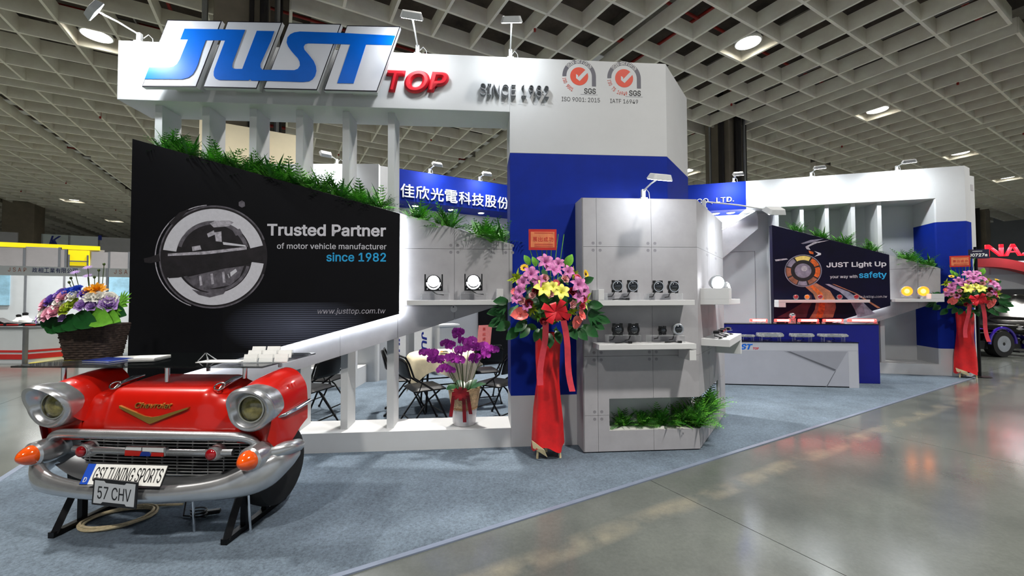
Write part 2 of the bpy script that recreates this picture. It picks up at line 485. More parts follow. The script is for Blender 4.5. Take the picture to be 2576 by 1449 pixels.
# round high-bay lamps in the coffers
HB = mat('highbay_lens', (255, 255, 255), 0.3, emis=(255, 250, 238), es=14)
hb_h = MB().lathe([(0.36, 0), (0.37, 0.04), (0.34, 0.12), (0.18, 0.26), (0.06, 0.3)], 28).mesh('housing', True)
hb_l = MB().lathe([(0.001, -0.012), (0.2, -0.012), (0.33, -0.004), (0.345, 0.012)], 28).mesh('lens', True)
hb_p = MB().tube([(0, 0, 0.3), (0, 0, 1.5)], 0.02, 6).mesh('rod')
lamp_spots = []
for i in range(-4, 6):
    for j in range(-1, 7):
        aoff = 3.33 if 0 < i < 4 else 4.51
        lamp_spots.append((-9.2 + 9 * i + aoff, 2.5 + 9 * j + 4.51, i, j))
names_lamp = {(2, 0): 'bright round high bay lamp in the coffered ceiling above the tower', (0, 1): 'bright round high bay lamp in the ceiling left of the blue lettering',
              (3, 0): 'round high bay lamp in the ceiling above the right portal beam', (4, 0): 'round high bay lamp in the ceiling next to the dark column top', (5, 0): 'small far round high bay lamp at the right edge of the ceiling',
              (-1, 4): 'round high bay lamp high above the far left concrete column', (-1, 5): 'small far high bay lamp over the hanging letter banner', (3, 1): 'far high bay lamp peeping out beside the right edge of the blue column',
              (-2, 6): 'tiny far high bay lamp left of the far concrete column', (-1, 6): 'tiny far high bay lamp touching the left edge of the black poster'}
nl = 0
for a, b, i, j in lamp_spots:
    p = ab(a, b, CZ + 0.14)
    show = (i, j) in names_lamp
    if show:
        rt = thing('highbay_lamp', names_lamp[(i, j)], 'ceiling lamp', p, 0, 'high bay lamps in the hall ceiling')
        link('housing', hb_h, LAMPW, rt); link('lens', hb_l, HB, rt); link('rod', hb_p, ALU, rt)
    if p.length < 46:
        la = bpy.data.lights.new('highbay_light', 'AREA'); la.shape = 'DISK'; la.size = 0.62; la.energy = 540; la.spread = R(114); la.color = (1.0, 0.955, 0.89)
        lo = bpy.data.objects.new('highbay_light', la); col.objects.link(lo); lo.location = (p.x, p.y, p.z - 0.03)

# columns and far walls of the hall
CONC = mat('column_concrete', (126, 116, 100), 0.8, var=0.08, vs=1.2)
CONCD = mat('column_dark', (30, 26, 26), 0.5, var=0.2, vs=2)
def column(n, a, b, w, mt, label, extras):
    t = struct(thing('column_%d' % n, label, 'column', ab(a, b, 0), HALL)); del t['category']
    MB().box(-w / 2, w / 2, -w / 2, w / 2, 0, 10.7).build('shaft', mt, t, bevel=0.04)
    for (x, y, r, mm) in extras:
        MB().tube([(x, y, 0.02), (x, y, 10.65)], r, 8).build('riser_pipe', mm, t, True)
column(1, 17.1, 11.0, 1.15, CONC, 'concrete hall column with dark riser pipes behind the blue stand wall', [(-0.72, -.3, .12, CONCD), (-0.2, -0.72, .14, CONCD), (0.3, -.68, .06, ALU), (-0.75, 0.2, .05, ALU), (.7, -.45, .1, CONCD)])
column(2, -0.85, 11.9, 1.1, CONC, 'concrete hall column rising behind the large blue letters', [(0.45, -0.65, .09, CONCD), (0.72, -.4, .06, ALU), (-.72, -.4, .06, ALU), (.2, -.66, .05, CONCD), (.75, .1, .09, CONCD)])
column(3, -17.5, 46.5, 1.7, CONC, 'broad concrete column far off on the left', [])
column(4, 35.2, 9.4, 1.3, CONCD, 'dark wrapped column top above the right stand wall', [])
column(5, 53.0, 11.0, 1.3, CONC, 'concrete column beyond the red sign', [(-0.8, -.2, .16, CONCD)])
WALLM = mat('hall_wall', (176, 178, 178), 0.8, var=0.05, vs=0.3)
for nm, (x0, x1, y0, y1) in dict(wall_back=(-72, 72, 90, 90.5), wall_left=(-72.5, -72, -25, 90), wall_right=(72, 72.5, -25, 90)).items():
    w = MB().box(x0, x1, y0, y1, -0.1, 10.9).build(nm, WALLM); w.rotation_euler = (0, 0, R(HALL)); struct(w)

# ============================================================ main portal of the stand
FM = Frame(0.0, 4.17, 4.57)
HT, BB, DEP = 4.0, 3.425, 0.42                 # top, underside of beam, depth of the frame
uL = FM.at(296, 170)[0]; uO = FM.at(1284, 700)[0]; uC = FM.at(1678, 400)[0]
portal = fthing(FM, 'portal_frame', 'tall white portal wall with slender fins and blue column, behind the red car counter', 'stand wall')
MB().box(uL, uO, 0, DEP, BB, HT).build('beam', WHITE, portal, bevel=0.004)
# column with its skewed right flank (plan polygon)
cs = Vector((0.55, 0.76))
flank = 0.95
cq = [(uO, 0), (uC, 0), (uC + flank * math.cos(R(49.3)), flank * math.sin(R(49.3))), (uO + 0.0, flank * math.sin(R(49.3)))]
cq = [(uO, 0), (uC, 0), (uC + 0.60, 0.70), (uC + 0.55, DEP + 0.34), (uO, DEP)]
MB().prismz(cq, 3.0, HT).build('column_top', WHITE, portal, bevel=0.004)
MB().prismz(cq, 0.52, 3.0).build('blue_band', BLUE, portal)
MB().prismz(cq, 0.0, 0.52).build('column_foot', WHITE, portal)
MB().box(uL + 0.1, uO, 0, DEP, 0, 0.2).build('sill', WHITE, portal, bevel=0.004)
for px in (390, 509, 628, 745, 862, 976):
    u = FM.at(px, 285, -0.1)[0]
    MB().box(u, u + 0.068, 0.10, 0.36, 0.2, BB).build('fin', WHITE, portal)
base(portal)

# ------------------------------------------------------------ grey wedge with the black poster
WB = 0.03                                       # face of the grey body
wed = fthing(FM, 'wedge_body', 'grey concrete-look wedge body under the long fern row, behind the black poster', 'display panel')
top = [FM.at(336, 352, WB), FM.at(1289, 614, WB)]
bot = [FM.at(1289, 758, WB), FM.at(790, 915, WB)]
bl = FM.at(308, 1066, WB)
body = [(top[0][0], bl[1]), bot[0], top[1], top[0]]
body = [(top[0][0], max(0.25, bl[1])), bot[0], top[1], top[0]]
us = [FM.at(x, 700, WB)[0] for x in (857, 1001, 1143, 1281)]
zs = [FM.at(1143, 626, WB)[1], FM.at(1143, 764, WB)[1] - 0.02]
panels(body, us, zs, 0.0015, -WB, -WB + 0.012, GREYP, wed)
inner = [(body[0][0] + .005, body[0][1] + .01), (body[1][0] - .005, body[1][1] + .01), (body[2][0] - .005, body[2][1] - .01), (body[3][0] + .005, body[3][1] - .01)]
MB().prism(inner, -WB + 0.012, 0.085).build('core', SEAM, wed)
hd = MB().lathe([(0.0155, 0), (0.0155, 0.0006), (0.001, 0.0007)], 14, Matrix.Rotation(R(90), 4, 'X')).mesh('tie_hole')
def holes(fr_at, parent, spots, y):
    for (u, z) in spots:
        for du in (-.035, .035):
            for dz in (-.035, .035):
                o = link('tie_hole', hd, HOLE, parent); o.location = (u + du, y, z + dz)
holes(None, wed, [(us[2], zs[0]), (us[3] - 0.0, zs[0])], -WB)
# planter trough on the sloping top, between the fins
def lerp(a, b, t): return (a[0] + (b[0] - a[0]) * t, a[1] + (b[1] - a[1]) * t)
tr = MB()
A, B = top
tr.prism([(A[0], A[1] - .14), (B[0], B[1] - .14), (B[0], B[1] - .05), (A[0], A[1] - .05)], 0.0, 0.098)
tr.build('planter_trough', WHITE, wed)
base(wed)

WP = 0.13                                       # face of the black board
post = fthing(FM, 'poster_board', 'large black poster board of a round headlamp reading Trusted Partner', 'poster')
pc = [FM.at(333, 349, WP), FM.at(1005, 537, WP), FM.at(1003, 790, WP), FM.at(676, 881, WP)]
sl = (pc[2][1] - pc[3][1]) / (pc[2][0] - pc[3][0])
pbl = (pc[0][0], pc[3][1] + sl * (pc[0][0] - pc[3][0]))
board = [pbl, pc[2], pc[1], pc[0]]
MB().prism(board, -WP, -WP + 0.03).build('board', BLACKP, post)
PRW = mat('print_white', (214, 213, 222), 0.5, var=0.03, vs=30)
PRG = mat('print_grey', (92, 88, 96), 0.5, var=0.3, vs=18)
PRD = mat('print_dark', (30, 26, 30), 0.5, var=0.4, vs=14)
PRL = mat('print_pale', (170, 166, 176), 0.5, var=0.25, vs=26)
PRC = mat('print_cyan', (34, 164, 222), 0.5, var=0.03)
def ptext(t, xl, xr, yb, yt, m, off=0.0, shear=0.0, sp=1.0):
    return fr_text(FM, 'lettering', t, xl, xr, yb, yt, WP, m, post, 0.0012, shear, off, sp)
ptext('Trusted Partner', 672, 971, 593, 563, PRW, 0.022)
ptext('of motor vehicle manufacturer', 697, 972, 626, 611, PRW, 0.004)
ptext('since 1982', 821, 971, 658, 635, PRC, 0.014)
ptext('www.justtop.com.tw', 799, 970, 793, 776, PRL, 0.0, 0.2)
# printed headlamp
hc = FM.at(538, 646, WP); k = (FM.at(638, 646, WP)[0] - FM.at(438, 646, WP)[0]) / 200.0
art = bpy.data.objects.new('headlamp_print', MB().ring(hc, 136 * k, 1 * k, -WP - .0006, -WP, n=72).mesh('headlamp_print')); col.objects.link(art); art.parent = post; art.data.materials.append(PRD)
def sub(nm, mb, m):
    return mb.build(nm, m, art)
y0, y1 = -WP - .0012, -WP - .0006
sub('chrome_rim', MB().ring(hc, 137 * k, 133 * k, y0, y1, 20, 340, n=80), PRG)
sub('chrome_rim', MB().ring((hc[0] - 8 * k, hc[1]), 139 * k, 136.5 * k, y0, y1, 95, 250, n=80), PRL)
sub('daylight_ring', MB().ring(hc, 128 * k, 95 * k, y0, y1, 14, 172, n=80), PRW)
sub('daylight_ring', MB().ring(hc, 128 * k, 97 * k, y0, y1, 206, 352, n=80), PRW)
sub('reflector_shell', MB().ring((hc[0] - 2 * k, hc[1] + 4 * k), 92 * k, 82 * k, y0, y1, 15, 165, n=60), PRG)
sub('reflector_shell', MB().ring((hc[0] + 2 * k, hc[1] - 2 * k), 92 * k, 84 * k, y0, y1, 200, 345, n=60), PRG)
def hp(pts):  # outline measured in the photograph around the lamp
    return [FM.at(a, b, WP) for a, b in pts]
def zpx(x, y): return (300 + x / 2.8986, 400 + y / 2.8986)
def poly(nm, pts, m, d=0.0006):
    MB().prism(hp([zpx(*p) for p in pts]), y0 - d, y1).build(nm, m, art)
poly('reflector_facet', [(660, 470), (700, 452), (800, 448), (835, 462), (800, 490), (690, 500)], PRL)
poly('reflector_facet', [(640, 545), (690, 520), (700, 550), (650, 572)], PRL)
poly('reflector_facet', [(830, 525), (880, 508), (900, 545), (850, 560)], PRG)
poly('bulb', [(695, 535), (745, 528), (748, 605), (705, 600)], PRL)
poly('crossbar', [(355, 690), (640, 672), (930, 640), (930, 660), (640, 695), (355, 708)], PRL)
poly('crossbar', [(350, 712), (640, 696), (945, 660), (1040, 690), (1045, 735), (850, 780), (600, 830), (430, 865), (360, 870)], PRD)
poly('crossbar', [(755, 605), (920, 628), (925, 640), (760, 625)], PRW, 0.001)
poly('reflector_facet', [(530, 640), (590, 630), (600, 660), (535, 672)], PRL)
poly('low_beam_lens', [(500, 860), (760, 800), (910, 780), (880, 860), (810, 920), (640, 950), (540, 930)], PRG)
for i in range(7):
    x = 540 + i * 42
    poly('lens_flute', [(x, 860 - i * 7), (x + 16, 856 - i * 7), (x + 26, 925 - i * 5), (x + 8, 930 - i * 5)], PRL if i % 2 else PRG, 0.001)
poly('lens_flute', [(790, 840), (850, 800), (860, 820), (800, 870)], PRW, 0.001)
poly('low_beam_lens', [(530, 950), (640, 975), (800, 930), (760, 985), (660, 1010), (580, 990)], PRG)
poly('fixing_screw', [(872, 315), (895, 302), (915, 315), (918, 345), (895, 355), (872, 342)], PRG)
poly('mounting_lug', [(180, 725), (230, 715), (290, 690), (300, 745), (230, 760), (185, 755)], PRD)
poly('mounting_lug', [(360, 470), (440, 390), (510, 365), (470, 410), (400, 480)], PRD)
# printed carbon sheen
def carbon_material():
    m = bpy.data.materials.new('carbon_print'); m.use_nodes = True
    nt = m.node_tree; N = nt.nodes; L = nt.links; b = N['Principled BSDF']
    tc = N.new('ShaderNodeTexCoord'); mp = N.new('ShaderNodeMapping'); L.new(tc.outputs['Generated'], mp.inputs[0])
    g = N.new('ShaderNodeTexGradient'); g.gradient_type = 'SPHERICAL'
    mp.inputs['Location'].default_value = (-1.0, 0, -1.15); mp.inputs['Scale'].default_value = (2.0, 0, 1.9)
    L.new(mp.outputs[0], g.inputs[0])
    wv = N.new('ShaderNodeTexWave'); wv.bands_direction = 'Z'; wv.inputs['Scale'].default_value = 9.0; wv.inputs['Distortion'].default_value = 0.6
    mp2 = N.new('ShaderNodeMapping'); L.new(tc.outputs['Generated'], mp2.inputs[0]); L.new(mp2.outputs[0], wv.inputs[0])
    w2 = N.new('ShaderNodeTexWave'); w2.bands_direction = 'X'; w2.inputs['Scale'].default_value = 14; L.new(mp2.outputs[0], w2.inputs[0])
    mm = N.new('ShaderNodeMath'); mm.operation = 'MULTIPLY'; L.new(wv.outputs['Fac'], mm.inputs[0]); L.new(w2.outputs['Fac'], mm.inputs[1])
    mz = N.new('ShaderNodeMath'); mz.operation = 'MULTIPLY_ADD'; L.new(wv.outputs['Fac'], mz.inputs[0]); mz.inputs[1].default_value = 0.7; mz.inputs[2].default_value = 0.12
    m2 = N.new('ShaderNodeMath'); m2.operation = 'MULTIPLY'; L.new(mz.outputs[0], m2.inputs[0]); L.new(g.outputs['Fac'], m2.inputs[1])
    mx = N.new('ShaderNodeMix'); mx.data_type = 'RGBA'; mx.inputs['A'].default_value = rgb((8, 8, 13)); mx.inputs['B'].default_value = rgb((120, 126, 150))
    L.new(m2.outputs[0], mx.inputs['Factor']); L.new(mx.outputs['Result'], b.inputs['Base Color'])
    b.inputs['Roughness'].default_value = 0.6; b.inputs['Specular IOR Level'].default_value = 0.2
    return m
cz = clip(clip(clip(board, 0, FM.at(560, 800, WP)[0], False), 0, FM.at(930, 800, WP)[0], True), 1, FM.at(700, 762, WP)[1], True)
MB().prism(cz, -WP - .0005, -WP).build('carbon_sheen_print', carbon_material(), post)
# stand-offs and light strips behind the board
LE = MB()
def strip_along(mb, p, q, y, t=0.012, inset=0.03):
    d = Vector((q[0] - p[0], q[1] - p[1])); n = Vector((-d.y, d.x)).normalized() * inset
    a = Vector(p) + n; b = Vector(q) + n; h = Vector((-d.y, d.x)).normalized() * t
    mb.prism([(a.x, a.y), (b.x, b.y), (b.x + h.x, b.y + h.y), (a.x + h.x, a.y + h.y)], y, y + 0.012)
for p, q in ((board[0], board[1]), (board[1], board[2])):
    s = MB(); strip_along(s, p, q, -WB - 0.05, 0.02, 0.012); s.build('light_strip', LEDS, post)
for t in (0.2, 0.8):
    c = lerp(lerp(board[0], board[3], .5), lerp(board[1], board[2], .5), t)
    MB().box(c[0] - .04, c[0] + .04, -WP + .03, -WB, c[1] - .04, c[1] + .04).build('standoff', ALU, post)
base(post)

# ------------------------------------------------------------ letters on the beam
TILEF = mat('sign_tile_white', (224, 226, 234), 0.35, var=0.01)
TILEK = mat('sign_tile_edge', (20, 18, 30), 0.4, var=0.1)
JB = mat('logo_blue', (0, 104, 214), 0.35, var=0.08, vs=1.2)
RED = mat('logo_red', (206, 26, 44), 0.35, var=0.04, vs=6)
def z3(x, y): return (280 + x / 2.8622, 20 + y / 2.8622)
W1 = 0.13
sign = fthing(FM, 'sign_letters', 'four slanted white tiles carrying the big blue letters JUST on the beam', 'sign')
tiles = [[(405, 85), (795, 92), (610, 570), (220, 568)], [(838, 95), (1230, 102), (1045, 582), (660, 572)],
         [(1278, 107), (1655, 115), (1480, 592), (1095, 583)], [(1697, 125), (2080, 133), (1912, 603), (1530, 594)]]
lets = [[(530, 152), (795, 156), (772, 235), (683, 235), (655, 310), (625, 410), (610, 445), (590, 478), (560, 502), (515, 515), (243, 513), (275, 430), (420, 430), (450, 424), (475, 406), (497, 370), (525, 300), (555, 228), (500, 228)],
        [(795, 156), (965, 160), (940, 225), (875, 400), (872, 425), (880, 438), (900, 441), (945, 441), (1050, 167), (1175, 169), (1150, 240), (1075, 405), (1075, 430), (1090, 447), (1165, 448), (1145, 527), (1010, 525), (1000, 515), (990, 524), (775, 520), (752, 510), (740, 490), (740, 462), (745, 440), (822, 236), (772, 235)],
        [(1165, 448), (1320, 450), (1345, 440), (1360, 417), (1358, 390), (1345, 365), (1300, 315), (1275, 280), (1264, 250), (1270, 215), (1290, 192), (1320, 178), (1360, 172), (1660, 182), (1640, 262), (1420, 256), (1397, 262), (1386, 280), (1392, 303), (1420, 335), (1458, 383), (1474, 420), (1478, 455), (1468, 492), (1450, 516), (1425, 530), (1380, 535), (1145, 527)],
        [(1660, 182), (2045, 202), (2020, 270), (1835, 265), (1745, 545), (1628, 543), (1722, 264), (1640, 262)]]
for ti, le in zip(tiles, lets):
    P = FM.P([z3(*p) for p in ti], W1)
    MB().prism(P, -W1 + 0.004, -W1 + 0.05).build('tile', WHITE, sign)
    c = (sum(p[0] for p in P) / 4, sum(p[1] for p in P) / 4)
    MB().prism(P, -W1, -W1 + 0.004).build('tile_edge', TILEK, sign)
    Q = [(p[0] + (c[0] - p[0]) * 0.028, p[1] + (c[1] - p[1]) * 0.03) for p in P]
    MB().prism(Q, -W1 - 0.002, -W1).build('tile_face', TILEF, sign)
    MB().box(c[0] - .12, c[0] + .12, -W1 + .05, 0, min(HT - .05, c[1]) - .3, min(HT - .05, c[1])).build('bracket', WHITE, sign)
for le in lets:
    MB().prism(FM.P([z3(*p) for p in le], W1), -W1 - 0.006, -W1 - 0.002).build('letter', JB, sign)
base(sign)
tops = fthing(FM, 'sign_letters', 'red three-dimensional word TOP at the end of the blue lettering', 'sign')
for ch, xl, xr, yb, yt in (('T', 973, 1022, 234.5, 180.0), ('O', 1018, 1082, 236.5, 180.5), ('P', 1075, 1130, 235, 184)):
    fr_text(FM, 'letter', ch, xl, xr, yb, yt, 0.002, RED, tops, 0.05, 0.22, 0.05)
base(tops)
DKT = mat('sign_dark_grey', (70, 74, 80), 0.4, var=0.05)
snc = fthing(FM, 'sign_letters', 'thin dark raised lettering SINCE 1982 on the white beam', 'sign')
fr_text(FM, 'lettering', 'SINCE 1982', 1208, 1380, 242.5, 214, 0.0, mat('sign_letter_side', (158, 160, 164), .4, .3, var=.03), snc, 0.042, 0.0, -0.016)
fr_text(FM, 'letter_face', 'SINCE 1982', 1208, 1380, 242.5, 214, 0.042, DKT, snc, 0.002, 0.0, -0.016)
base(snc)
# certification emblems
SG = mat('emblem_grey', (86, 86, 98), 0.5, var=0.03); SO = mat('emblem_orange', (214, 66, 34), 0.5, var=0.04, vs=10); SK = mat('emblem_black', (40, 40, 44), 0.5, var=0.04)
def arc_text(par, txt, c, r, a0, a1, h, m, flip=False):
    n = len(txt)
    for i, ch in enumerate(txt):
        if ch == ' ': continue
        a = R(a0 + (a1 - a0) * (i + 0.5) / n)
        th = a + PI / 2 if flip else a - PI / 2
        x, z = c[0] + r * math.cos(a), c[1] + r * math.sin(a)
        Mx = Matrix.Translation((x, 0, z)) @ Matrix.Rotation(-th, 4, 'Y')
        wch = h * (0.2 if ch == 'I' else 0.46)
        text_part('character', ch, -wch / 2, wch / 2, -h / 2, h / 2, 0.001, 0.0012, m, par, 0, 0.0, 1.0, Mx)
def emblem(px, py, code, line, lab, x0, x1, yb, yt, arc):
    e = fthing(FM, 'certification_emblem', lab, 'emblem')
    c = FM.at(px, py); k = FM.at(px + 50, py)[0] - FM.at(px, py)[0]; k /= 50
    MB().ring(c, 42 * k, 32 * k, -0.001, 0, -1, 182, n=60).build('arch', SG, e)
    MB().prism([(c[0] + 32 * k, c[1] - 24 * k), (c[0] + 42 * k, c[1] - 24 * k), (c[0] + 42 * k, c[1]), (c[0] + 32 * k, c[1])], -0.001, 0).build('arch_leg', SG, e)
    MB().ring(c, 22.5 * k, 0.2 * k, -0.0014, 0, n=48).build('disc', SO, e)
    ck = [(-8, 4), (-2.5, 1.5), (-2.5, -3.5), (16, 15.5), (23, 12), (-1, -12), (-8, -3)]
    ck = [(-8, 5), (-3, 2.5), (-2.5, -2.5), (15, 16), (22, 10.5), (1, -12), (-8, -5)]
    MB().prism([(c[0] + x * k, c[1] + z * k) for x, z in ck], -0.0022, -0.0005).build('tick', WHITE, e)
    arc_text(e, 'SYSTEM CERTIFICATION', c, 37 * k, 142, 38, 8.2 * k, PAPER)
    arc_text(e, code, c, 38 * k, arc[0], arc[1], 9 * k, SO, True)
    text_part('lettering', 'SGS', c[0] + 12 * k, c[0] + 41.5 * k, c[1] - 43 * k, c[1] - 29 * k, 0.0, 0.0012, SK, e, 0, 0.02)
    MB().box(c[0] + 3 * k, c[0] + 46 * k, -0.001, 0, c[1] - 45.2 * k, c[1] - 44.6 * k).build('rule', SG, e)
    fr_text(FM, 'lettering', line, x0, x1, yb, yt, 0.0, SK, e, 0.0012, 0, 0.0)
    base(e)
emblem(1457, 192, 'ISO 9001', 'ISO 9001: 2015', 'round orange tick emblem with grey arch above the line ISO 9001: 2015', 1413, 1509, 254.5, 243.5, (186, 246))
emblem(1570, 197, 'ISO TS 16949', 'IATF 16949', 'round orange tick emblem with grey arch above the line IATF 16949', 1535, 1605, 259, 248.5, (186, 282))

# ============================================================ arm floodlights
def arm_lamp(bpos, hpos, target, label, energy=38, group='arm floodlights on the stand', spot=100, rz=0.0):
    bpos, hpos, target = Vector(bpos), Vector(hpos), Vector(target)
    t = thing('arm_floodlight', label, 'floodlight', bpos, rz, group)
    Mi = Matrix.Rotation(R(-rz), 3, 'Z')
    L = lambda p: Mi @ (Vector(p) - bpos)
    h = L(hpos); d = (L(target) - h).normalized()
    MB().box(-.035, .035, -.03, .03, 0.0, .016).box(-.018, .018, -.018, .018, .016, .1).build('clamp', LAMPW, t, bevel=.003)
    a0 = Vector((0, 0, .085))
    MB().tube([a0, a0.lerp(h, .5) + Vector((0, 0, .01)), h], 0.008, 8).build('arm', LAMPW, t, True)
    side = d.cross(Vector((0, 0, 1)))
    if side.length < .2: side = Vector((1, 0, 0))
    side.normalize(); upv = side.cross(d).normalized()
    Mh = Matrix.Translation(h) @ Matrix((side, upv, -d)).transposed().to_4x4()
    q = MB(); prof = [(.105, .055), (.105, -.055), (.085, -.075), (-.085, -.075), (-.105, -.055), (-.105, .055)]
    lo = [Mh @ Vector((x, y, -.022)) for x, y in prof]; hi = [Mh @ Vector((x * .8, y * .72, .03)) for x, y in prof]
    n = 6; q.add(lo + hi, [tuple(range(n)), tuple(range(2 * n - 1, n - 1, -1))] + [(i, i + n, (i + 1) % n + n, (i + 1) % n) for i in range(n)])
    head = q.build('head', LAMPW, t, bevel=.004)
    MB().box(-.092, .092, -.058, .05, -.026, -.021, Mh).build('lens', LED, head)
    c0 = a0 + Vector((0.02, 0.02, -.02))
    MB().tube([c0, c0 + Vector((.03, .02, .05)), c0 + Vector((.06, .03, .02)), c0 + Vector((.07, .035, -.06))], .0035, 6).build('cable', LAMPW, t, True)
    la = bpy.data.lights.new('floodlight_beam', 'AREA'); la.shape = 'RECTANGLE'; la.size = .18; la.size_y = .1; la.energy = energy * .1; la.color = (0.92, 0.97, 1.0)
    lo_ = bpy.data.objects.new('floodlight_beam', la); col.objects.link(lo_)
    dw = (target - hpos).normalized(); lo_.location = hpos + dw * .04
    lo_.rotation_euler = dw.to_track_quat('-Z', 'Y').to_euler()
    return t
def wl(fr, px, py, w): return fr.world(*(lambda q: (q[0], w, q[1]))(fr.at(px, py, w)))
def top_at(fr, px, z, w=-0.04):
    u = fr.at(px, 400, w)[0]; return fr.world(u, w, z)
arm_lamp(top_at(FM, 345, HT), wl(FM, 236, 24, .42), wl(FM, 430, 175, 0), 'glaring arm floodlight left of the blue lettering', 170, rz=4.6)
arm_lamp(top_at(FM, 1050, HT), wl(FM, 1036, 38, .40), wl(FM, 1035, 215, 0), 'arm floodlight seen from its back above the red word TOP', 42, rz=4.6)
arm_lamp(top_at(FM, 1285, HT), wl(FM, 1287, 50, .40), wl(FM, 1290, 260, 0), 'lit arm floodlight on the beam above SINCE 1982', 42, rz=4.6)

# ============================================================ grey tower
FT = Frame(0.685, 3.99, 4.0); FS = Frame(1.845, 4.07, 54.3)
TW = 1.163; TZ = 2.49; SLEN = 1.56
tower = fthing(FT, 'display_tower', 'grey concrete-look tower with shelves and a fern niche in front of the blue column', 'display tower')
us = [FT.at(1501, 640)[0], FT.at(1639, 640)[0]]; zs = [FT.at(1600, 1043)[1], FT.at(1600, 895)[1], FT.at(1600, 621)[1]]
un = FT.at(1533, 1040)[0]; zn0, zn1 = FT.at(1540, 1084)[1], FT.at(1540, 1003)[1]
Z0 = 0.02
for q in ([(0, Z0), (un, Z0), (un, TZ), (0, TZ)], [(un, Z0), (TW, Z0), (TW, zn0), (un, zn0)], [(un, zn1), (TW, zn1), (TW, TZ), (un, TZ)]):
    panels(q, us, zs, 0.0014, 0, 0.018, GREYP, tower)
holes(None, tower, [(u, z) for u in us[:1] for z in zs] + [(us[1], zs[1]), (us[1], zs[2])], 0)
# flank panels, in tower coordinates
def flank_pt(s, w=0.0):
    p = FS.world(s, w, 0) - FT.p
    return Vector((p.dot(FT.u), -p.dot(FT.n)))
def flank_prism(s0, s1, z0, z1, w0=-0.018, w1=0.0):
    a, b, c, d = flank_pt(s0, w1), flank_pt(s1, w1), flank_pt(s1, w0), flank_pt(s0, w0)
    return MB().prismz([a, b, c, d], z0, z1)
zsF = [Z0] + [zn0]
for (s0, s1) in ((0.0, .52), (.523, 1.04), (1.043, SLEN)):
    for (z0, z1) in ((Z0, zn0), (zn1, zs[1]), (zs[1] + .003, zs[2]), (zs[2] + .003, TZ)):
        flank_prism(s0 + .002, s1, z0, z1).build('panel', GREYP, tower)
    if s0 > 1: flank_prism(s0 + .002, s1, zn0 + .002, zn1 - .002).build('panel', GREYP, tower)
hs = hd
for s, z in ((.52, zs[2]), (1.04, zs[2]), (.52, zs[1])):
    for ds in (-.035, .035):
        for dz in (-.035, .035):
            p = flank_pt(s + ds); o = link('tie_hole', hd, HOLE, tower); o.location = (p.x, p.y, z + dz); o.rotation_euler = (0, 0, R(50.3))
bk = flank_pt(SLEN - .01, -.02)
core = [(0.02, 0.02), (TW - .012, 0.02), (bk.x - .01, bk.y - .01), (bk.x - .4, bk.y + .02), (0.02, .34)]
MB().prismz(core, zn1, TZ - .002).build('core', SEAM, tower)
MB().prismz([(-.012, .3), (0.0, 0.0), (0.012, 0.0), (0.004, .3)], Z0, TZ).build('panel', GREYP, tower)
MB().prismz([(0.0, 0.0), (TW, 0), (bk.x, bk.y), (bk.x - .4, bk.y + .02), (0, .33)], TZ - .002, TZ).build('lid', GREYP, tower)
MB().prismz([(0.02, 0.02), (TW - .02, 0.02), (bk.x - .01, bk.y - .01), (bk.x - .4, bk.y + .02), (0.02, .34)], 0.0, zn0 - .03).build('plinth', SEAM, tower)
MB().prismz([(un - .01, 0.018), (TW - .02, 0.018), (bk.x - .02, bk.y - .02), (bk.x - .38, bk.y), (un - .01, .32)], zn0 - .03, zn0 - .004).build('planter_tray', WARMW, tower)
MB().box(un, 0.78, .3, .315, zn0, zn1).build('niche_back', GREYP, tower)
MB().box(un - .012, un, .018, .315, zn0, zn1).build('niche_side', GREYP, tower)
MB().box(.78, .98, .3, .5, zn0, zn1).build('niche_post', STEELB, tower)
base(tower)

SHW = mat('shelf_white', (208, 209, 210), 0.4, var=0.008)
def shelf(fr, name, label, parts, w0, w1, group='white shelves with a turned-up or turned-down end'):
    t = fthing(fr, name, label, 'shelf', group)
    for nm, xl, xr, yt, yb in parts:
        u0, z0 = fr.at(xl, yb, w1); u1, _ = fr.at(xr, yb, w1); _, z1 = fr.at((xl + xr) / 2, yt, w1)
        MB().box(u0, u1, -w1, -w0, z0, z1).build(nm, SHW, t, bevel=.002)
    return base(t)
sh_m = shelf(FM, 'display_shelf', 'white wall shelf carrying two glaring square headlamps, beside the black poster', [('board', 1023, 1266, 755, 768), ('upright_end', 1250, 1266, 727, 754.6)], WB, WB + .22)
sh_t1 = shelf(FT, 'display_shelf', 'white upper shelf on the tower front with upright left end', [('board', 1506, 1748, 755, 769), ('upright_end', 1506, 1520, 728, 754.6)], 0, .22)
sh_t2 = shelf(FT, 'display_shelf', 'white lower shelf on the tower front with a leg at its right end', [('board', 1507, 1752, 866, 881), ('turned_down_end', 1735, 1752, 881.4, 907)], 0, .22)
def flank_shelf(name, label, s0, s1, z0, z1, ends):
    t = fthing(FS, name, label, 'shelf', 'white shelves with a turned-up or turned-down end')
    MB().box(s0, s1, -.26, 0, z0, z1).build('board', SHW, t, bevel=.002)
    for nm, a, b, c, d in ends: MB().box(a, b, -.26, 0, c, d).build(nm, SHW, t, bevel=.002)
    return base(t)
flank_shelf('display_shelf', 'white upper shelf on the right flank of the tower with a tall block end', .12, .95, 1.435, 1.49, [('upright_end', .12, .30, 1.49, 1.60)])
flank_shelf('display_shelf', 'white lower shelf on the right flank of the tower', .12, 1.02, 1.02, 1.09, [('turned_down_end', .95, 1.02, .86, 1.02)])
arm_lamp(top_at(FT, 1617, TZ), wl(FT, 1660, 446, .33), wl(FT, 1610, 700, 0), 'lit arm floodlight standing on top of the grey tower', 34, rz=4)
p = FS.world(.55, -.03, TZ)
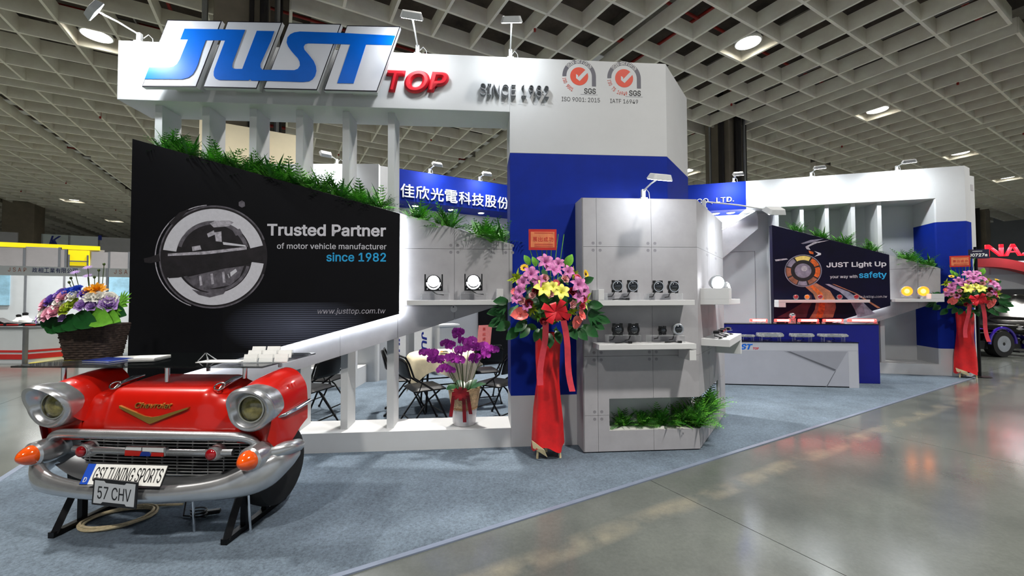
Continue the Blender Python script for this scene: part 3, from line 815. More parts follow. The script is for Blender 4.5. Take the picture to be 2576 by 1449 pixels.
arm_lamp(p, FS.world(.72, .62, 2.42), FS.world(1.35, .05, 1.1), 'glaring arm floodlight reaching out from the tower flank over the aisle', 170, rz=54)

# ============================================================ round projector lamps on the tower shelves
DARKG = mat('dark_glass', (30, 34, 40), 0.05, var=0.1, coat=1.0)
HALO = mat('halo_lit', (255, 255, 255), 0.3, emis=(250, 252, 255), es=7)
BULB = mat('lamp_beam_lit', (255, 255, 255), 0.2, emis=(252, 253, 255), es=45)
RX = Matrix.Rotation(R(90), 4, 'X')
def projector(fr, px, py, w, label, r=.055, chrome=False, led=False):
    u, z = fr.at(px, py, w)
    t = thing('projector_lamp', label, 'vehicle lamp', fr.world(u, w, z), fr.deg, 'round projector lamps on the tower shelves')
    MB().lathe([(r * .55, -.06), (r * .8, -.05), (r, -.02), (r, .012), (r * .9, .018)], 20, RX).build('housing', BLKPL if not led else SILVER, t, True)
    MB().lathe([(r * .9, .012), (r * .9, .022), (r * .78, .022), (r * .74, .014)], 20, RX, cap=False).build('bezel', CHROME if chrome or led else BLKPL, t, True)
    MB().ball((0, -.012, 0), r * .72, 16, 10, (1, .45, 1)).build('lens', DARKG, t, True)
    for sx in (-1, 1):
        for sz in (-1, 1):
            if led: break
            MB().box(sx * r * .62 - .014, sx * r * .62 + .014, -.004, .016, sz * r * .84 - .013, sz * r * .84 + .013, Matrix.Identity(4)).build('mounting_ear', BLKPL, t, bevel=.003)
    MB().tube([(0.0, .05, 0), (.01, .07, -.03), (-.02, .05, -r - .02), (-.05, .0, -r - .04), (-.09, -.01, -r - .045)], .005, 6).build('cable', BLKPL, t, True)
    return t
def acrylic(fr, xl, xr, yt, yb, w0, w1, label):
    u0, z0 = fr.at(xl, yb, w1); u1, _ = fr.at(xr, yb, w1); _, z1 = fr.at(xl, yt, w1)
    t = fthing(fr, 'acrylic_stand', label, 'display stand', 'clear acrylic display stands')
    MB().box(u0, u1, -w1, -w0, z1 - .004, z1).build('top_plate', ACRY, t)
    MB().box(u0, u0 + .004, -w1, -w0, z0, z1 - .004).build('side_plate', ACRY, t); MB().box(u1 - .004, u1, -w1, -w0, z0, z1 - .004).build('side_plate', ACRY, t)
    return base(t)
for px, py, lb in ((1552, 720, 'black round projector lamp, leftmost on the upper tower shelf'), (1591, 720, 'black round projector lamp, second from left on the upper tower shelf'),
                   (1655, 721, 'black round projector lamp, third from left on the upper tower shelf'), (1694, 722, 'black round projector lamp, rightmost on the upper tower shelf')):
    projector(FT, px, py, .11, lb, chrome=True)
for px, py, lb in ((1554, 829, 'black round projector lamp, leftmost on the lower tower shelf'), (1594, 829, 'black round projector lamp, second from left on the lower tower shelf')):
    projector(FT, px, py, .11, lb)
projector(FT, 1667, 831, .11, 'small dark oval projector lamp on the lower tower shelf', .034)
projector(FT, 1705, 828, .11, 'round chrome multi-lens lamp, rightmost on the lower tower shelf', .055, led=True)
for xl, xr, yt, yb, lb in ((1528, 1612, 737, 754.8, 'clear acrylic stand under the left lamp pair of the upper tower shelf'), (1632, 1718, 738, 754.8, 'clear acrylic stand under the right lamp pair of the upper tower shelf'),
                           (1531, 1613, 844, 863, 'clear acrylic stand under the left lamp pair of the lower tower shelf'), (1637, 1724, 845, 863, 'clear acrylic stand under the right lamp pair of the lower tower shelf')):
    acrylic(FT, xl, xr, yt, yb, .06, .17, lb)
def plug(fr, px, z, w, label, s=1.0):
    u = fr.at(px, 760, w)[0]
    t = thing('lamp_plug', label, 'cable', fr.world(u, w, z), fr.deg, 'loose lamp cables on the shelves')
    MB().tube([(-.07 * s, .01, .006), (-.03 * s, -.02, .01), (.02 * s, .01, .012), (.06 * s, -.01, .006)], .005, 6).build('cable', BLKPL, t, True)
    MB().box(.055 * s, .09 * s, -.012, .012, 0, .02).build('connector', BLKPL, t, bevel=.003)
    return t
zl2 = FT.at(1600, 866, .22)[1]; zl1 = FT.at(1600, 755, .22)[1]
plug(FT, 1565, zl2, .15, 'black cable and plug under the left lower tower stand'); plug(FT, 1690, zl2, .15, 'black cable and plug under the right lower tower stand')
plug(FT, 1560, zl1, .1, 'cable lying under the left upper tower stand')

# two square lit headlamps on the wedge shelf
def square_lamp(fr, px, py, w, label):
    u, z = fr.at(px, py, w)
    t = thing('led_headlamp', label, 'vehicle lamp', fr.world(u, w, z), fr.deg, 'lit square headlamps on the wedge shelf')
    s = .082
    q = MB()
    for sx in (-1, 1):
        q = MB(); q.box(sx * s - .006, sx * s + .006, -.01, .02, -s, s); q.build('bracket', BLKPL, t, bevel=.003)
        MB().lathe([(.009, 0), (.009, .006), (.004, .008)], 10, Matrix.Translation((sx * .06, -.012, -s + .02)) @ RX).build('bolt', CHROME, t)
    MB().box(-s, s, 0.002, .02, -s, -s + .05).build('bracket', BLKPL, t, bevel=.003)
    MB().lathe([(.05, -.06), (.07, -.02), (.075, .012), (.072, .02)], 28, RX).build('housing', BLKPL, t, True)
    MB().ring((0, 0), .068, .056, -.026, -.02, 180, 360, n=40).build('halo', HALO, t)
    MB().ball((0, -.012, .012), .058, 18, 10, (1, .4, 1)).build('beam_lens', BULB, t, True)
    MB().tube([(0, .06, 0), (-.02, .05, -.08), (.03, -.02, -.11), (.10, -.03, -.12)], .005, 6).build('cable', BLKPL, t, True)
    return t
square_lamp(FM, 1091, 711, WB + .12, 'glaring square-framed headlamp nearer the black poster'); square_lamp(FM, 1191, 710, WB + .12, 'glaring square-framed headlamp nearer the shelf end')
acrylic(FM, 1058, 1130, 737, 754.6, WB + .06, WB + .17, 'clear acrylic stand under the headlamp next to the poster'); acrylic(FM, 1158, 1226, 737, 754.6, WB + .06, WB + .17, 'clear acrylic stand under the headlamp next to the shelf end')
cap = fthing(FM, 'cable_port', 'round white cable port under the wedge shelf', 'cable port')
cu_, cz_ = FM.at(1142, 777, WB)
MB().lathe([(.034, 0), (.034, .008), (.03, .01), (.02, .01)], 24, Matrix.Translation((cu_, -WB, cz_)) @ RX).build('ring', WHITE, cap); MB().ball((cu_ - .005, -WB - .004, cz_ + .02), .01, 8, 6).build('slot', SEAM, cap)
base(cap)
# the flank shelf pieces
z = 1.49
t = thing('led_headlamp', 'glaring round headlamp on the upper flank shelf of the tower', 'vehicle lamp', FS.world(.30, .13, 1.66), 4)
MB().lathe([(.05, -.08), (.075, -.02), (.08, .01), (.076, .02)], 28, RX).build('housing', SILVER, t, True); MB().ball((0, -.012, 0), .066, 18, 10, (1, .4, 1)).build('beam_lens', BULB, t, True); MB().box(-.03, .03, -.01, .05, -.15, -.07).build('foot', ACRY, t)
t = thing('led_headlamp', 'second lit headlamp seen edge-on behind the flank shelf block', 'vehicle lamp', FS.world(.68, .16, 1.60), 60)
MB().lathe([(.05, -.06), (.075, -.02), (.08, .01), (.076, .02)], 28, RX).build('housing', SILVER, t, True); MB().ball((0, -.012, 0), .07, 18, 10, (1, .4, 1)).build('beam_lens', HALO, t, True); MB().box(-.03, .03, -.01, .05, -.11, -.07).build('foot', ACRY, t)
AMB = mat('amber_lens', (230, 110, 20), 0.15, var=0.05, coat=1.0); REDL = mat('red_lens', (150, 12, 24), 0.12, var=0.05, coat=1.0)
for k, (s, wv, c, lb) in enumerate(((.22, .13, BLKPL, 'black side lamp nearest on the lower flank shelf'), (.42, .14, REDL, 'red side lamp in the middle of the lower flank shelf'), (.62, .13, REDL, 'small red marker lamp at the back of the lower flank shelf'), (.8, .15, ALU, 'silver marker lamp farthest on the lower flank shelf'))):
    t = thing('marker_lamp', lb, 'vehicle lamp', FS.world(s, wv, 1.09), 54, 'marker lamps on the lower flank shelf')
    MB().box(-.06, .06, -.04, .04, .045, .05).build('stand', ACRY, t)
    MB().box(-.05, .05, -.025, .025, .05, .08).build('body', BLKPL, t, bevel=.006); MB().box(-.045, .045, -.03, -.024, .054, .076).build('lens', c, t, bevel=.003)
    MB().tube([(.02, .02, .05), (.05, .03, .02), (0, -.05, .006), (-.07, -.03, .006)], .005, 6).build('cable', BLKPL, t, True)

# ============================================================ back of the stand, seen through the opening
FB = Frame(-2.18, 7.75, HALL)
zb = FB.at(1002, 503)[1]
bw = fthing(FB, 'back_wall', 'white back wall of the stand under a blue beam with white Chinese characters', 'stand wall')
LB = 3.4
MB().box(0, LB, 0, .62, zb, HT).build('blue_beam', BLUE, bw)
MB().box(-.06, LB, .62, .70, 0, HT - .02).build('wall_panel', WHITE, bw)
MB().box(-.33, -.02, 0.0, .10, 0, HT).build('wall_panel', WHITE, bw)
MB().box(-.06, LB, .60, .62, 0, .09).build('skirting', WARMW, bw)
DLM = mat('downlight_lens', (255, 255, 255), 0.3, emis=(255, 253, 248), es=18)
for px in (1045, 1135, 1210):
    u = FB.at(px, 520, -.3)[0]
    MB().lathe([(.075, 0), (.08, .008), (.06, .012)], 20, Matrix.Translation((u, .3, zb - .012))).build('downlight_rim', LAMPW, bw)
    MB().lathe([(.001, -.004), (.055, -.004), (.06, .004)], 20, Matrix.Translation((u, .3, zb - .013))).build('downlight', DLM, bw)
    la = bpy.data.lights.new('downlight_beam', 'SPOT'); la.energy = 30; la.spot_size = R(120); la.spot_blend = .7; la.shadow_soft_size = .05
    lo = bpy.data.objects.new('downlight_beam', la); col.objects.link(lo); lo.location = FB.world(u, -.3, zb - .03)
CHW = mat('character_white', (240, 246, 250), 0.4, var=0.01)
u0, z0 = FB.at(1005, 495.5, .0); _, z1 = FB.at(1005, 461, .0); u1, _ = FB.at(1280, 520, .0)
chars = '佳欣光電科技股份有限'
cw = (u1 - u0) / 8
for i, ch in enumerate(chars):
    text_part('character', ch, u0 + cw * (i + .04), u0 + cw * (i + .96), z0, z1, 0.0, .02, CHW, bw, 0, 0.012)
# dark doorway
MB().box(FB.at(1203, 850, -.6)[0], LB, .585, .6, 0.01, 2.3).build('door_curtain', BLACKP, bw)
base(bw)
FW = Frame(-5.4, 7.46, 0.5)
lw = fthing(FW, 'partition_wall', 'plain white partition behind the left fins', 'stand wall')
MB().box(0, 2.95, 0, .10, 0, HT).build('panel', WHITE, lw)
MB().box(0.2, 2.75, -.45, 0, 0, .32).build('bench', WHITE, lw, bevel=.004)
MB().prism([(1.55, .32), (2.55, .32), (2.55, 1.25), (2.35, 1.25)], -.25, -.2).build('slanted_panel', WARMW, lw)
MB().prism([(2.6, 0), (2.75, 0), (2.75, 1.6), (2.6, 1.6)], -.6, -.45).build('side_panel', WHITE, lw)
base(lw)
arm_lamp(FB.world(FB.at(1080, 433, -.04)[0], -.04, HT), wl(FB, 1100, 413, .35), wl(FB, 1085, 480, 0), 'arm floodlight on the blue beam over the first Chinese characters', 60, rz=HALL)
arm_lamp(FB.world(FB.at(1206, 452, -.04)[0], -.04, HT), wl(FB, 1225, 437, .35), wl(FB, 1210, 500, 0), 'arm floodlight on the blue beam over the last visible Chinese characters', 60, rz=HALL)
arm_lamp(FW.world(FW.at(848, 410, -.04)[0], -.04, HT), wl(FW, 820, 387, .42), wl(FW, 800, 470, 0), 'arm floodlight on the white partition behind the fins', 60, rz=0)
# JUST banners, podium, card
DB = mat('banner_blue', (24, 40, 130), 0.5, var=0.04)
def banner(px0, px1, tx0, tx1, label):
    t = fthing(FB, 'roll_up_banner', label, 'banner', 'white banners with upright blue letters')
    u0, u1 = FB.at(px0, 870, -.3)[0], FB.at(px1, 870, -.3)[0]
    MB().box(u0, u1, .3, .312, .06, 1.25).build('sheet', PAPER, t); MB().box(u0 - .02, u1 + .02, .26, .36, 0.008, .06).build('foot', ALU, t)
    a, b = FB.at(tx0, 870, -.3)[0], FB.at(tx1, 870, -.3)[0]
    Mx = Matrix.Translation((b, 0, .84)) @ Matrix.Rotation(R(90), 4, 'Y')
    text_part('lettering', 'JUST', 0, .75, -(b - a), 0, -.2995, .0012, DB, t, .15, .03, 1.0, Mx)
    return base(t)
banner(988, 1021, 994, 1006, 'white banner with upright blue letters behind the rear left folding chair')
banner(1042, 1087, 1060, 1074, 'white banner with upright blue letters behind the round table')
pod = fthing(FB, 'podium', 'white podium at the back beside the dark doorway', 'podium')
u0, u1 = FB.at(1098, 815, 0)[0], FB.at(1150, 815, 0)[0]
MB().box(u0 + .03, u1 - .03, -.1, .2, 0.008, .96).build('body', WARMW, pod); MB().box(u0, u1, -.14, .24, .96, 1.0).build('top', WHITE, pod, bevel=.004)
base(pod)
PINK = mat('pink_card', (226, 132, 128), 0.6, var=0.04, vs=20); CRED = mat('card_red', (188, 40, 34), 0.6, var=0.05)
card = fthing(FB, 'greeting_card', 'pink upright greeting card with dark red characters in front of the dark doorway', 'card')
u0, u1 = FB.at(1199, 850, -.1)[0], FB.at(1233, 850, -.1)[0]; zt, zo = FB.at(1215, 818, -.1)[1], FB.at(1215, 872, -.1)[1]
MB().prism([(u0, zo), (u1, zo), (u1 + .05, zt), (u0 + .05, zt)], .1, .104).build('sheet', PINK, card)
for i, ch in enumerate('展出成功'):
    q = zt - (i + .9) * (zt - zo) / 4.4
    text_part('character', ch, (u0 + u1) / 2 - .02, (u0 + u1) / 2 + .05, q - .03, q + .04, -.0995, .0012, CRED, card, 0, .01)
MB().tube([((u0 + u1) / 2 + .03, .11, zo + .05), ((u0 + u1) / 2 + .03, .15, 0.01)], .008, 6).build('easel_leg', STEELB, card); MB().tube([((u0 + u1) / 2 - .06, .2, 0.01), ((u0 + u1) / 2, .12, zo + .2)], .008, 6).build('easel_leg', STEELB, card)
base(card)

# ============================================================ right portal
FR = Frame(8.4, 7.78, -15.3)
rHT = FR.at(2418, 417)[1]; rBB = FR.at(2355, 499)[1]
uA, uB_, uJ, uK = FR.at(1738, 460)[0], FR.at(1876, 455)[0], FR.at(2357, 600)[0], FR.at(2432, 600)[0]
rp = fthing(FR, 'portal_frame', 'right white portal wall with fins and a blue column, behind the long counter', 'stand wall')
rz0, rz1 = FR.at(2370, 877)[1], FR.at(2400, 557)[1]
D = .62
MB().box(uB_, uJ, 0, D, rBB, rHT).build('beam', WHITE, rp, bevel=.004)
MB().box(uA - .6, uB_, 0, D, rBB, rHT).build('blue_beam', BLUE, rp)
cq = [(uJ, 0), (uK, 0), (uK + .22, .22), (uK + .22, D), (uJ - .02, D), (uJ - .02, 0.02)]
for nm, a, b, mm in (('column_top', rz1, rHT, WHITE), ('blue_band', rz0, rz1, BLUE), ('column_foot', 0, rz0, WHITE)):
    MB().prismz(cq, a, b).build(nm, mm, rp)
MB().box(FR.at(2100, 940)[0], uJ, 0, D, 0, FR.at(2371, 917)[1]).build('sill', WHITE, rp, bevel=.004)
for px in (1950, 2013, 2076, 2142, 2208):
    u = FR.at(px, 560, -.05)[0]
    MB().box(u, u + .07, 0.06, .5, .1, rBB).build('fin', WHITE, rp)
MB().box(uA - .6, uK, D, D + .08, 0, rHT - .02).build('back_panel', WHITE, rp)
for px in (1800, 1838):
    u = FR.at(px, 535, -.3)[0]
    MB().lathe([(.085, 0), (.09, .01), (.07, .014)], 20, Matrix.Translation((u, .3, rBB - .014))).build('downlight_rim', LAMPW, rp); MB().lathe([(.001, -.004), (.062, -.004), (.068, .004)], 20, Matrix.Translation((u, .3, rBB - .015))).build('downlight', DLM, rp)
    la = bpy.data.lights.new('downlight_beam', 'SPOT'); la.energy = 150; la.spot_size = R(140); la.spot_blend = .8; la.shadow_soft_size = .05
    lo = bpy.data.objects.new('downlight_beam', la); col.objects.link(lo); lo.location = FR.world(u, -.3, rBB - .035)
LTD = fr_text(FR, 'lettering', 'JUST TOP CO., LTD.', 1648, 1846, 521.5, 507.5, 0, CHW, rp, .02, 0, 0)
# seam of the store-room door
u0, z0 = FR.at(1830, 905, -D); u1, z1 = FR.at(1899, 632, -D)
for q in ((u0, u1, z1 - .006, z1), (u1 - .006, u1, .02, z1)):
    MB().box(q[0], q[1], D - .004, D, q[2], q[3]).build('door_seam', SEAM, rp)
base(rp)
for (bx, hx, hy, tx, ty, lb) in ((1845, 1857, 437, 1845, 560, 'arm floodlight on the blue beam end right of the tower'), (2040, 2062, 421, 2052, 600, 'arm floodlight in the middle of the right white beam'), (2256, 2287, 406, 2270, 590, 'arm floodlight near the right end of the right white beam')):
    arm_lamp(FR.world(FR.at(bx, 440, -.04)[0], -.04, rHT), wl(FR, hx, hy, .5), wl(FR, tx, ty, 0), lb, 210, rz=-15.3)
# lit wedge on the store-room wall
lwz = fthing(FR, 'light_wedge', 'grey slanted wedge with a glowing top edge behind the tower', 'display panel')
P = FR.P([(1770, 604), (1905, 528), (1907, 575), (1770, 690)], -.3)
MB().prism(P, .3, D).build('body', GREYP, lwz)
st = MB(); d0 = Vector(P[1]) - Vector(P[0])
st.prism([P[0], P[1], (P[1][0], P[1][1] + .015), (P[0][0], P[0][1] + .015)], .32, .36); st.build('light_strip', LEDS, lwz)
base(lwz)
# grey wedge + navy poster
RW = .10; RP = .30
rw = fthing(FR, 'wedge_body', 'grey concrete-look wedge body with two amber lamps beside the navy poster', 'display panel')
tl, trr, br = FR.at(2100, 606, RW), FR.at(2366, 675, RW), FR.at(2366, 758, RW)
bl_ = FR.at(2208, 809, RW); s_ = (br[1] - bl_[1]) / (br[0] - bl_[0]); ul = FR.at(1960, 700, RW)[0]
tl = (ul, trr[1] + (tl[1] - trr[1]) / (tl[0] - trr[0]) * (ul - trr[0]))
bb_ = [(ul, br[1] + s_ * (ul - br[0])), br, trr, tl]
us = [FR.at(x, 700, RW)[0] for x in (2309,)]; zs = [FR.at(2310, 676, RW)[1]]
panels(bb_, us, zs, .002, -RW, -RW + .015, GREYP, rw)
holes(None, rw, [(us[0], zs[0])], -RW)
MB().prism([(p[0] * 1 + (.01 if i in (0, 3) else -.01), p[1] + (.01 if i < 2 else -.01)) for i, p in enumerate(bb_)], -RW + .015, .05).build('core', SEAM, rw)
MB().prism([(tl[0], tl[1] - .2), (trr[0], trr[1] - .2), (trr[0], trr[1] - .07), (tl[0], tl[1] - .07)], 0.0, .055).build('planter_trough', WHITE, rw)
base(rw)
NVP = mat('navy_print', (10, 8, 34), 0.5, var=0.25, vs=1.5, spec=.2)
rpost = fthing(FR, 'poster_board', 'dark navy poster board with a ring lamp and road reading JUST Light Up', 'poster')
q0, q1, q2 = FR.at(1942, 566, RP), FR.at(2237, 641, RP), FR.at(2240, 769, RP); q3 = FR.at(2202, 780, RP)
s_ = (q2[1] - q3[1]) / (q2[0] - q3[0]); q4 = (q0[0], q2[1] + s_ * (q0[0] - q2[0]))
rb = [q4, q2, q1, q0]
MB().prism(rb, -RP, -RP + .16).build('board', NVP, rpost)
for p_, q_ in ((rb[0], rb[1]), (rb[1], rb[2])):
    s = MB(); strip_along(s, p_, q_, -RP + .17, .03, .02); s.build('light_strip', LEDS, rpost)
MB().box(q0[0] + .3, q2[0] - .3, -RP + .16, -RW, 1.4, 1.6).build('standoff', ALU, rpost)
def rt(t, xl, xr, yb, yt, m, off=0., sh=0.): return fr_text(FR, 'lettering', t, xl, xr, yb, yt, RP, m, rpost, .0015, sh, off)
rt('JUST Light Up', 2079, 2230, 676, 660.5, PRW, .022); rt('your way with', 2088, 2157, 702, 692.5, PRW, .006); rt('safety', 2161, 2231, 703.5, 684, PRC, .016); rt('www.justtop.com.tw', 2150, 2232, 751, 743, PRL, 0, .2)
ORG = mat('print_orange', (206, 92, 34), 0.5, var=0.3, vs=20); YEL = mat('print_yellow', (238, 214, 120), 0.5, var=0.1, vs=20); TAN = mat('print_tan', (150, 96, 72), 0.5, var=0.3, vs=6); MAR = mat('print_maroon', (70, 26, 36), 0.5, var=0.3, vs=5); GRP = mat('print_road_grey', (128, 124, 142), 0.5, var=0.25, vs=7)
def zr(x, y): return (1780 + x / 4.025, 640 + y / 4.025)
def rpoly(nm, pts, m, d=.001, conv=zr):
    P = [FR.at(*conv(*p), RP) for p in pts]
    P = [p for p in P]
    MB().prism(P, -RP - d, -RP).build(nm, m, rpost)
def band(nm, L, Rr, m, d):   # a printed road lane from matched left and right outlines
    L = [FR.at(*zr(*p), RP) for p in L]; Rr = [FR.at(*zr(*p), RP) for p in Rr]
    mb = MB(); n = len(L)
    vs = [(p[0], -RP - d, p[1]) for p in L + Rr]
    mb.add(vs, [(i, i + 1, n + i + 1, n + i) for i in range(n - 1)]); mb.build(nm, m, rpost)
band('road_print', [(990, 330), (1070, 400), (1100, 470), (1085, 560), (1030, 650)], [(1100, 290), (1240, 370), (1290, 450), (1300, 540), (1270, 640)], TAN, .001)
band('road_print', [(1030, 320), (1110, 400), (1130, 480), (1120, 560), (1090, 640)], [(1060, 305), (1160, 390), (1190, 480), (1185, 560), (1160, 640)], ORG, .0014)
band('road_print', [(1190, 300), (1340, 380), (1440, 470), (1490, 560), (1520, 640)], [(1230, 300), (1430, 380), (1560, 470), (1650, 560), (1700, 600)], GRP, .001)
band('road_print', [(1260, 300), (1480, 390), (1620, 480), (1720, 545)], [(1280, 300), (1500, 390), (1650, 480), (1750, 540)], TAN, .0014)
band('road_print', [(700, 640), (850, 560), (980, 480), (1010, 400)], [(1000, 640), (1020, 560), (1060, 480), (1050, 410)], MAR, .0008)
band('light_trail_print', [(680, 52), (800, 40)], [(690, 70), (815, 52)], PRL, .001)
def zt5(x, y): return (1880 + x / 4.155, 380 + y / 4.155)
rpoly('light_trail_print', [(560, 965), (660, 930), (800, 915), (700, 950), (580, 972)], GRP, .001, zt5)
rpoly('light_trail_print', [(605, 1000), (700, 950), (860, 932), (720, 965), (640, 1000), (660, 1035), (620, 1025)], PRL, .0012, zt5)
rpoly('light_trail_print', [(700, 1045), (770, 1068), (770, 1085), (700, 1105), (740, 1075)], PRW, .001, zt5)
rpoly('light_trail_print', [(640, 1040), (690, 1055), (690, 1080), (650, 1070)], ORG, .001, zt5)
rc = FR.at(2020, 681, RP); rk = (FR.at(2063, 681, RP)[0] - FR.at(1977, 681, RP)[0]) / 86.0
ra = MB().ring(rc, 46 * rk, .3 * rk, -RP - .0016, -RP, n=60).build('ring_lamp_print', PRD, rpost)
MB().ring(rc, 47 * rk, 44.5 * rk, -RP - .0024, -RP - .0016, n=60).build('rim', GRP, ra)
for a0, a1, mm in ((62, 118, YEL), (20, 56, ORG), (-30, 14, ORG), (-70, -36, TAN), (124, 160, GRP), (166, 204, TAN), (210, 246, TAN), (250, 284, GRP)):
    MB().ring(rc, 43 * rk, 31 * rk, -RP - .0024, -RP - .0016, a0, a1, n=60).build('segment', mm, ra)
MB().ring(rc, 21 * rk, .3 * rk, -RP - .0024, -RP - .0016, n=40).build('centre_lens', GRP, ra); MB().ring((rc[0] + 3 * rk, rc[1] + 6 * rk), 8 * rk, .3 * rk, -RP - .003, -RP - .0024, n=24).build('glint', PRL, ra)
base(rpost)
shelf(FR, 'display_shelf', 'white shelf with amber lamps at the right end of the right wedge', [('board', 2252, 2376, 752, 759.5), ('upright_end', 2343, 2376, 739, 751.8)], RW, RW + .3)
shelf(FR, 'display_shelf', 'white shelf with small red lamps in front of the navy poster', [('board', 1959, 2189, 754, 761.5), ('turned_down_end', 1959, 1977, 761.7, 773)], RP, RP + .25)
AML = mat('amber_lit', (255, 170, 60), 0.2, emis=(255, 84, 4), es=4); AMC = mat('amber_core_lit', (255, 230, 160), 0.2, emis=(255, 160, 50), es=8)
def amber(px, lb):
    u, z = FR.at(px, 732.5, RW + .15)
    t = thing('amber_lamp', lb, 'vehicle lamp', FR.world(u, RW + .15, z), -15.3, 'lit amber lamps on the right wedge shelf')
    MB().lathe([(.06, -.05), (.09, -.02), (.092, .01), (.085, .018)], 26, RX).build('housing', SILVER, t, True); MB().ring((0, 0), .088, .045, -.024, -.018, n=36).build('amber_ring', AML, t); MB().ball((0, -.012, 0), .046, 14, 8, (1, .4, 1)).build('core', AMC, t, True)
    MB().box(-.06, .06, -.05, .05, -.1, -.088).build('stand', ACRY, t)
amber(2280, 'lit round amber lamp nearer the navy poster'); amber(2321, 'lit round amber lamp nearer the shelf block')
for i, (px, mm) in enumerate(((2002, REDL), (2030, AMB), (2063, REDL), (2112, REDL), (2154, REDL))):
    u, z = FR.at(px, 747, RP + .12)
    t = thing('round_marker_lamp', ['red round marker lamp, leftmost on the poster shelf', 'amber round marker lamp on the poster shelf', 'red round marker lamp right of the amber one', 'small red marker lamp, fourth on the poster shelf', 'small red marker lamp, rightmost on the poster shelf'][i], 'vehicle lamp', FR.world(u, RP + .12, z), -15.3, 'marker lamps on the poster shelf')
    MB().lathe([(.03, -.03), (.045, -.01), (.048, .008)], 18, RX).build('housing', SILVER, t, True); MB().ball((0, -.006, 0), .042, 14, 8, (1, .5, 1)).build('lens', mm, t, True); MB().box(-.03, .03, -.02, .02, -.056, -.044).build('foot', ACRY, t)

# ============================================================ long counter
FC = Frame(5.72, 6.79, -8.5)
CW = mat('counter_print', (176, 178, 188), 0.4, var=0.015)
ctr = fthing(FC, 'display_counter', 'white lower counter with black top and slanted grey stripe print', 'counter')
zt_ = FC.at(2157, 863)[1]
MB().box(-2.5, 0, 0, .4, .025, zt_).build('body', CW, ctr, bevel=.004)
MB().box(-2.47, -.03, .03, .39, 0.0, .025).build('plinth', SEAM, ctr)
MB().box(-2.5, 0.005, -.01, .41, zt_, zt_ + .012).build('top', BLACKT, ctr)
def zc(x, y): return (1780 + x / 4.025, 640 + y / 4.025)
CG = mat('counter_stripe', (100, 102, 110), 0.4, var=0.05); CL = mat('counter_pale', (192, 194, 202), 0.4, var=0.01); CM = mat('counter_mid', (156, 158, 168), 0.4, var=0.02)
def cpoly(nm, pts, m, d=.001): MB().prism([FC.at(*zc(*p)) for p in pts], -d, 0).build(nm, m, ctr)
cpoly('stripe_print', [(195, 895), (1515, 895), (1520, 975), (190, 972)], CL); cpoly('stripe_print', [(1425, 980), (1515, 978), (1535, 1362), (1435, 1360)], CL)
cpoly('stripe_print', [(770, 980), (845, 980), (1305, 1162), (1290, 1190)], CM, .0014); cpoly('stripe_print', [(800, 982), (840, 984), (1300, 1165), (1285, 1180)], CG, .002)
cpoly('stripe_print', [(1290, 1185), (1305, 1168), (1205, 1350), (1195, 1350)], CG, .0014)
cpoly('stripe_print', [(850, 982), (1415, 984), (1310, 1162)], CM, .0008)
u0, z0 = FC.at(1835, 879); u1, z1 = FC.at(1894, 865)
text_part('lettering', 'JUST', u0, u1, z0, z1, .001, .0012, JB, ctr, .3, .04); fr_text(FC, 'lettering', 'TOP', 1894, 1909, 879.5, 873.5, .001, RED, ctr, .0012, .2, .03)
base(ctr)
ctb = fthing(FC, 'display_counter', 'tall navy counter tier behind the white counter', 'counter')
zb_ = FC.at(2208, 817, -.41)[1]
MB().box(-2.4, FC.at(2213, 900, -.41)[0], .41, .75, .01, zb_).build('body', NAVY, ctb, bevel=.004)
MB().box(-2.41, FC.at(2213, 900, -.41)[0] + .006, .405, .76, zb_, zb_ + .012).build('top', BLACKT, ctb)
base(ctb)
REDE = mat('red_bar_lit', (255, 60, 60), 0.2, emis=(255, 34, 30), es=11); REDC = mat('red_bar_core', (255, 200, 200), 0.2, emis=(255, 96, 84), es=9); WHE = mat('white_bar_lit', (255, 255, 255), 0.2, emis=(255, 240, 240), es=14)
for i, (px, wd) in enumerate(((1908, 40), (1968, 36), (2033, 46), (2095, 44), (2168, 62))):
    u, z = FC.at(px, 803, -.55); hw = wd / 2 * 7.2 / 1030
    t = thing('light_bar', ['glowing red light bar, leftmost on the navy counter', 'glowing red light bar, second from left on the navy counter', 'glowing red light bar in the middle of the navy counter', 'glowing red light bar, second from right on the navy counter', 'long glowing red light bar, rightmost on the navy counter'][i], 'vehicle lamp', FC.world(u, -.55, zb_ + .012), -8.5, 'red light bars on the navy counter')
    h = z - zb_ - .012
    MB().box(-hw, hw, -.05, .05, h - .05, h - .045).build('stand_top', ACRY, t); MB().box(-hw, -hw + .005, -.05, .05, 0, h - .05).build('stand_side', ACRY, t); MB().box(hw - .005, hw, -.05, .05, 0, h - .05).build('stand_side', ACRY, t)
    MB().tube([(-hw, 0, h - .02), (hw, 0, h - .02)], [.03] * 2, 12, flat=.8).build('lens', REDE, t, True)
    MB().tube([(-hw * .8, -.012, h - .02), (hw * .8, -.016, h - .02)], .02, 8).build('core', REDC, t, True)
    MB().tube([(hw * .5, .02, h - .02), (hw * .6, .0, h * .4), (hw * .2, -.03, .006)], .004, 6).build('cable', BLKPL, t, True)
for px, lb in ((2024, 'small red beacon on top behind the middle light bar'),):
    pass
t = thing('round_lamp', 'round clear lamp standing behind the red light bars', 'vehicle lamp', FC.world(FC.at(1993, 795, -.68)[0], -.68, zb_ + .012), -8.5)
hz_ = FC.at(1993, 794, -.68)[1] - zb_ - .012
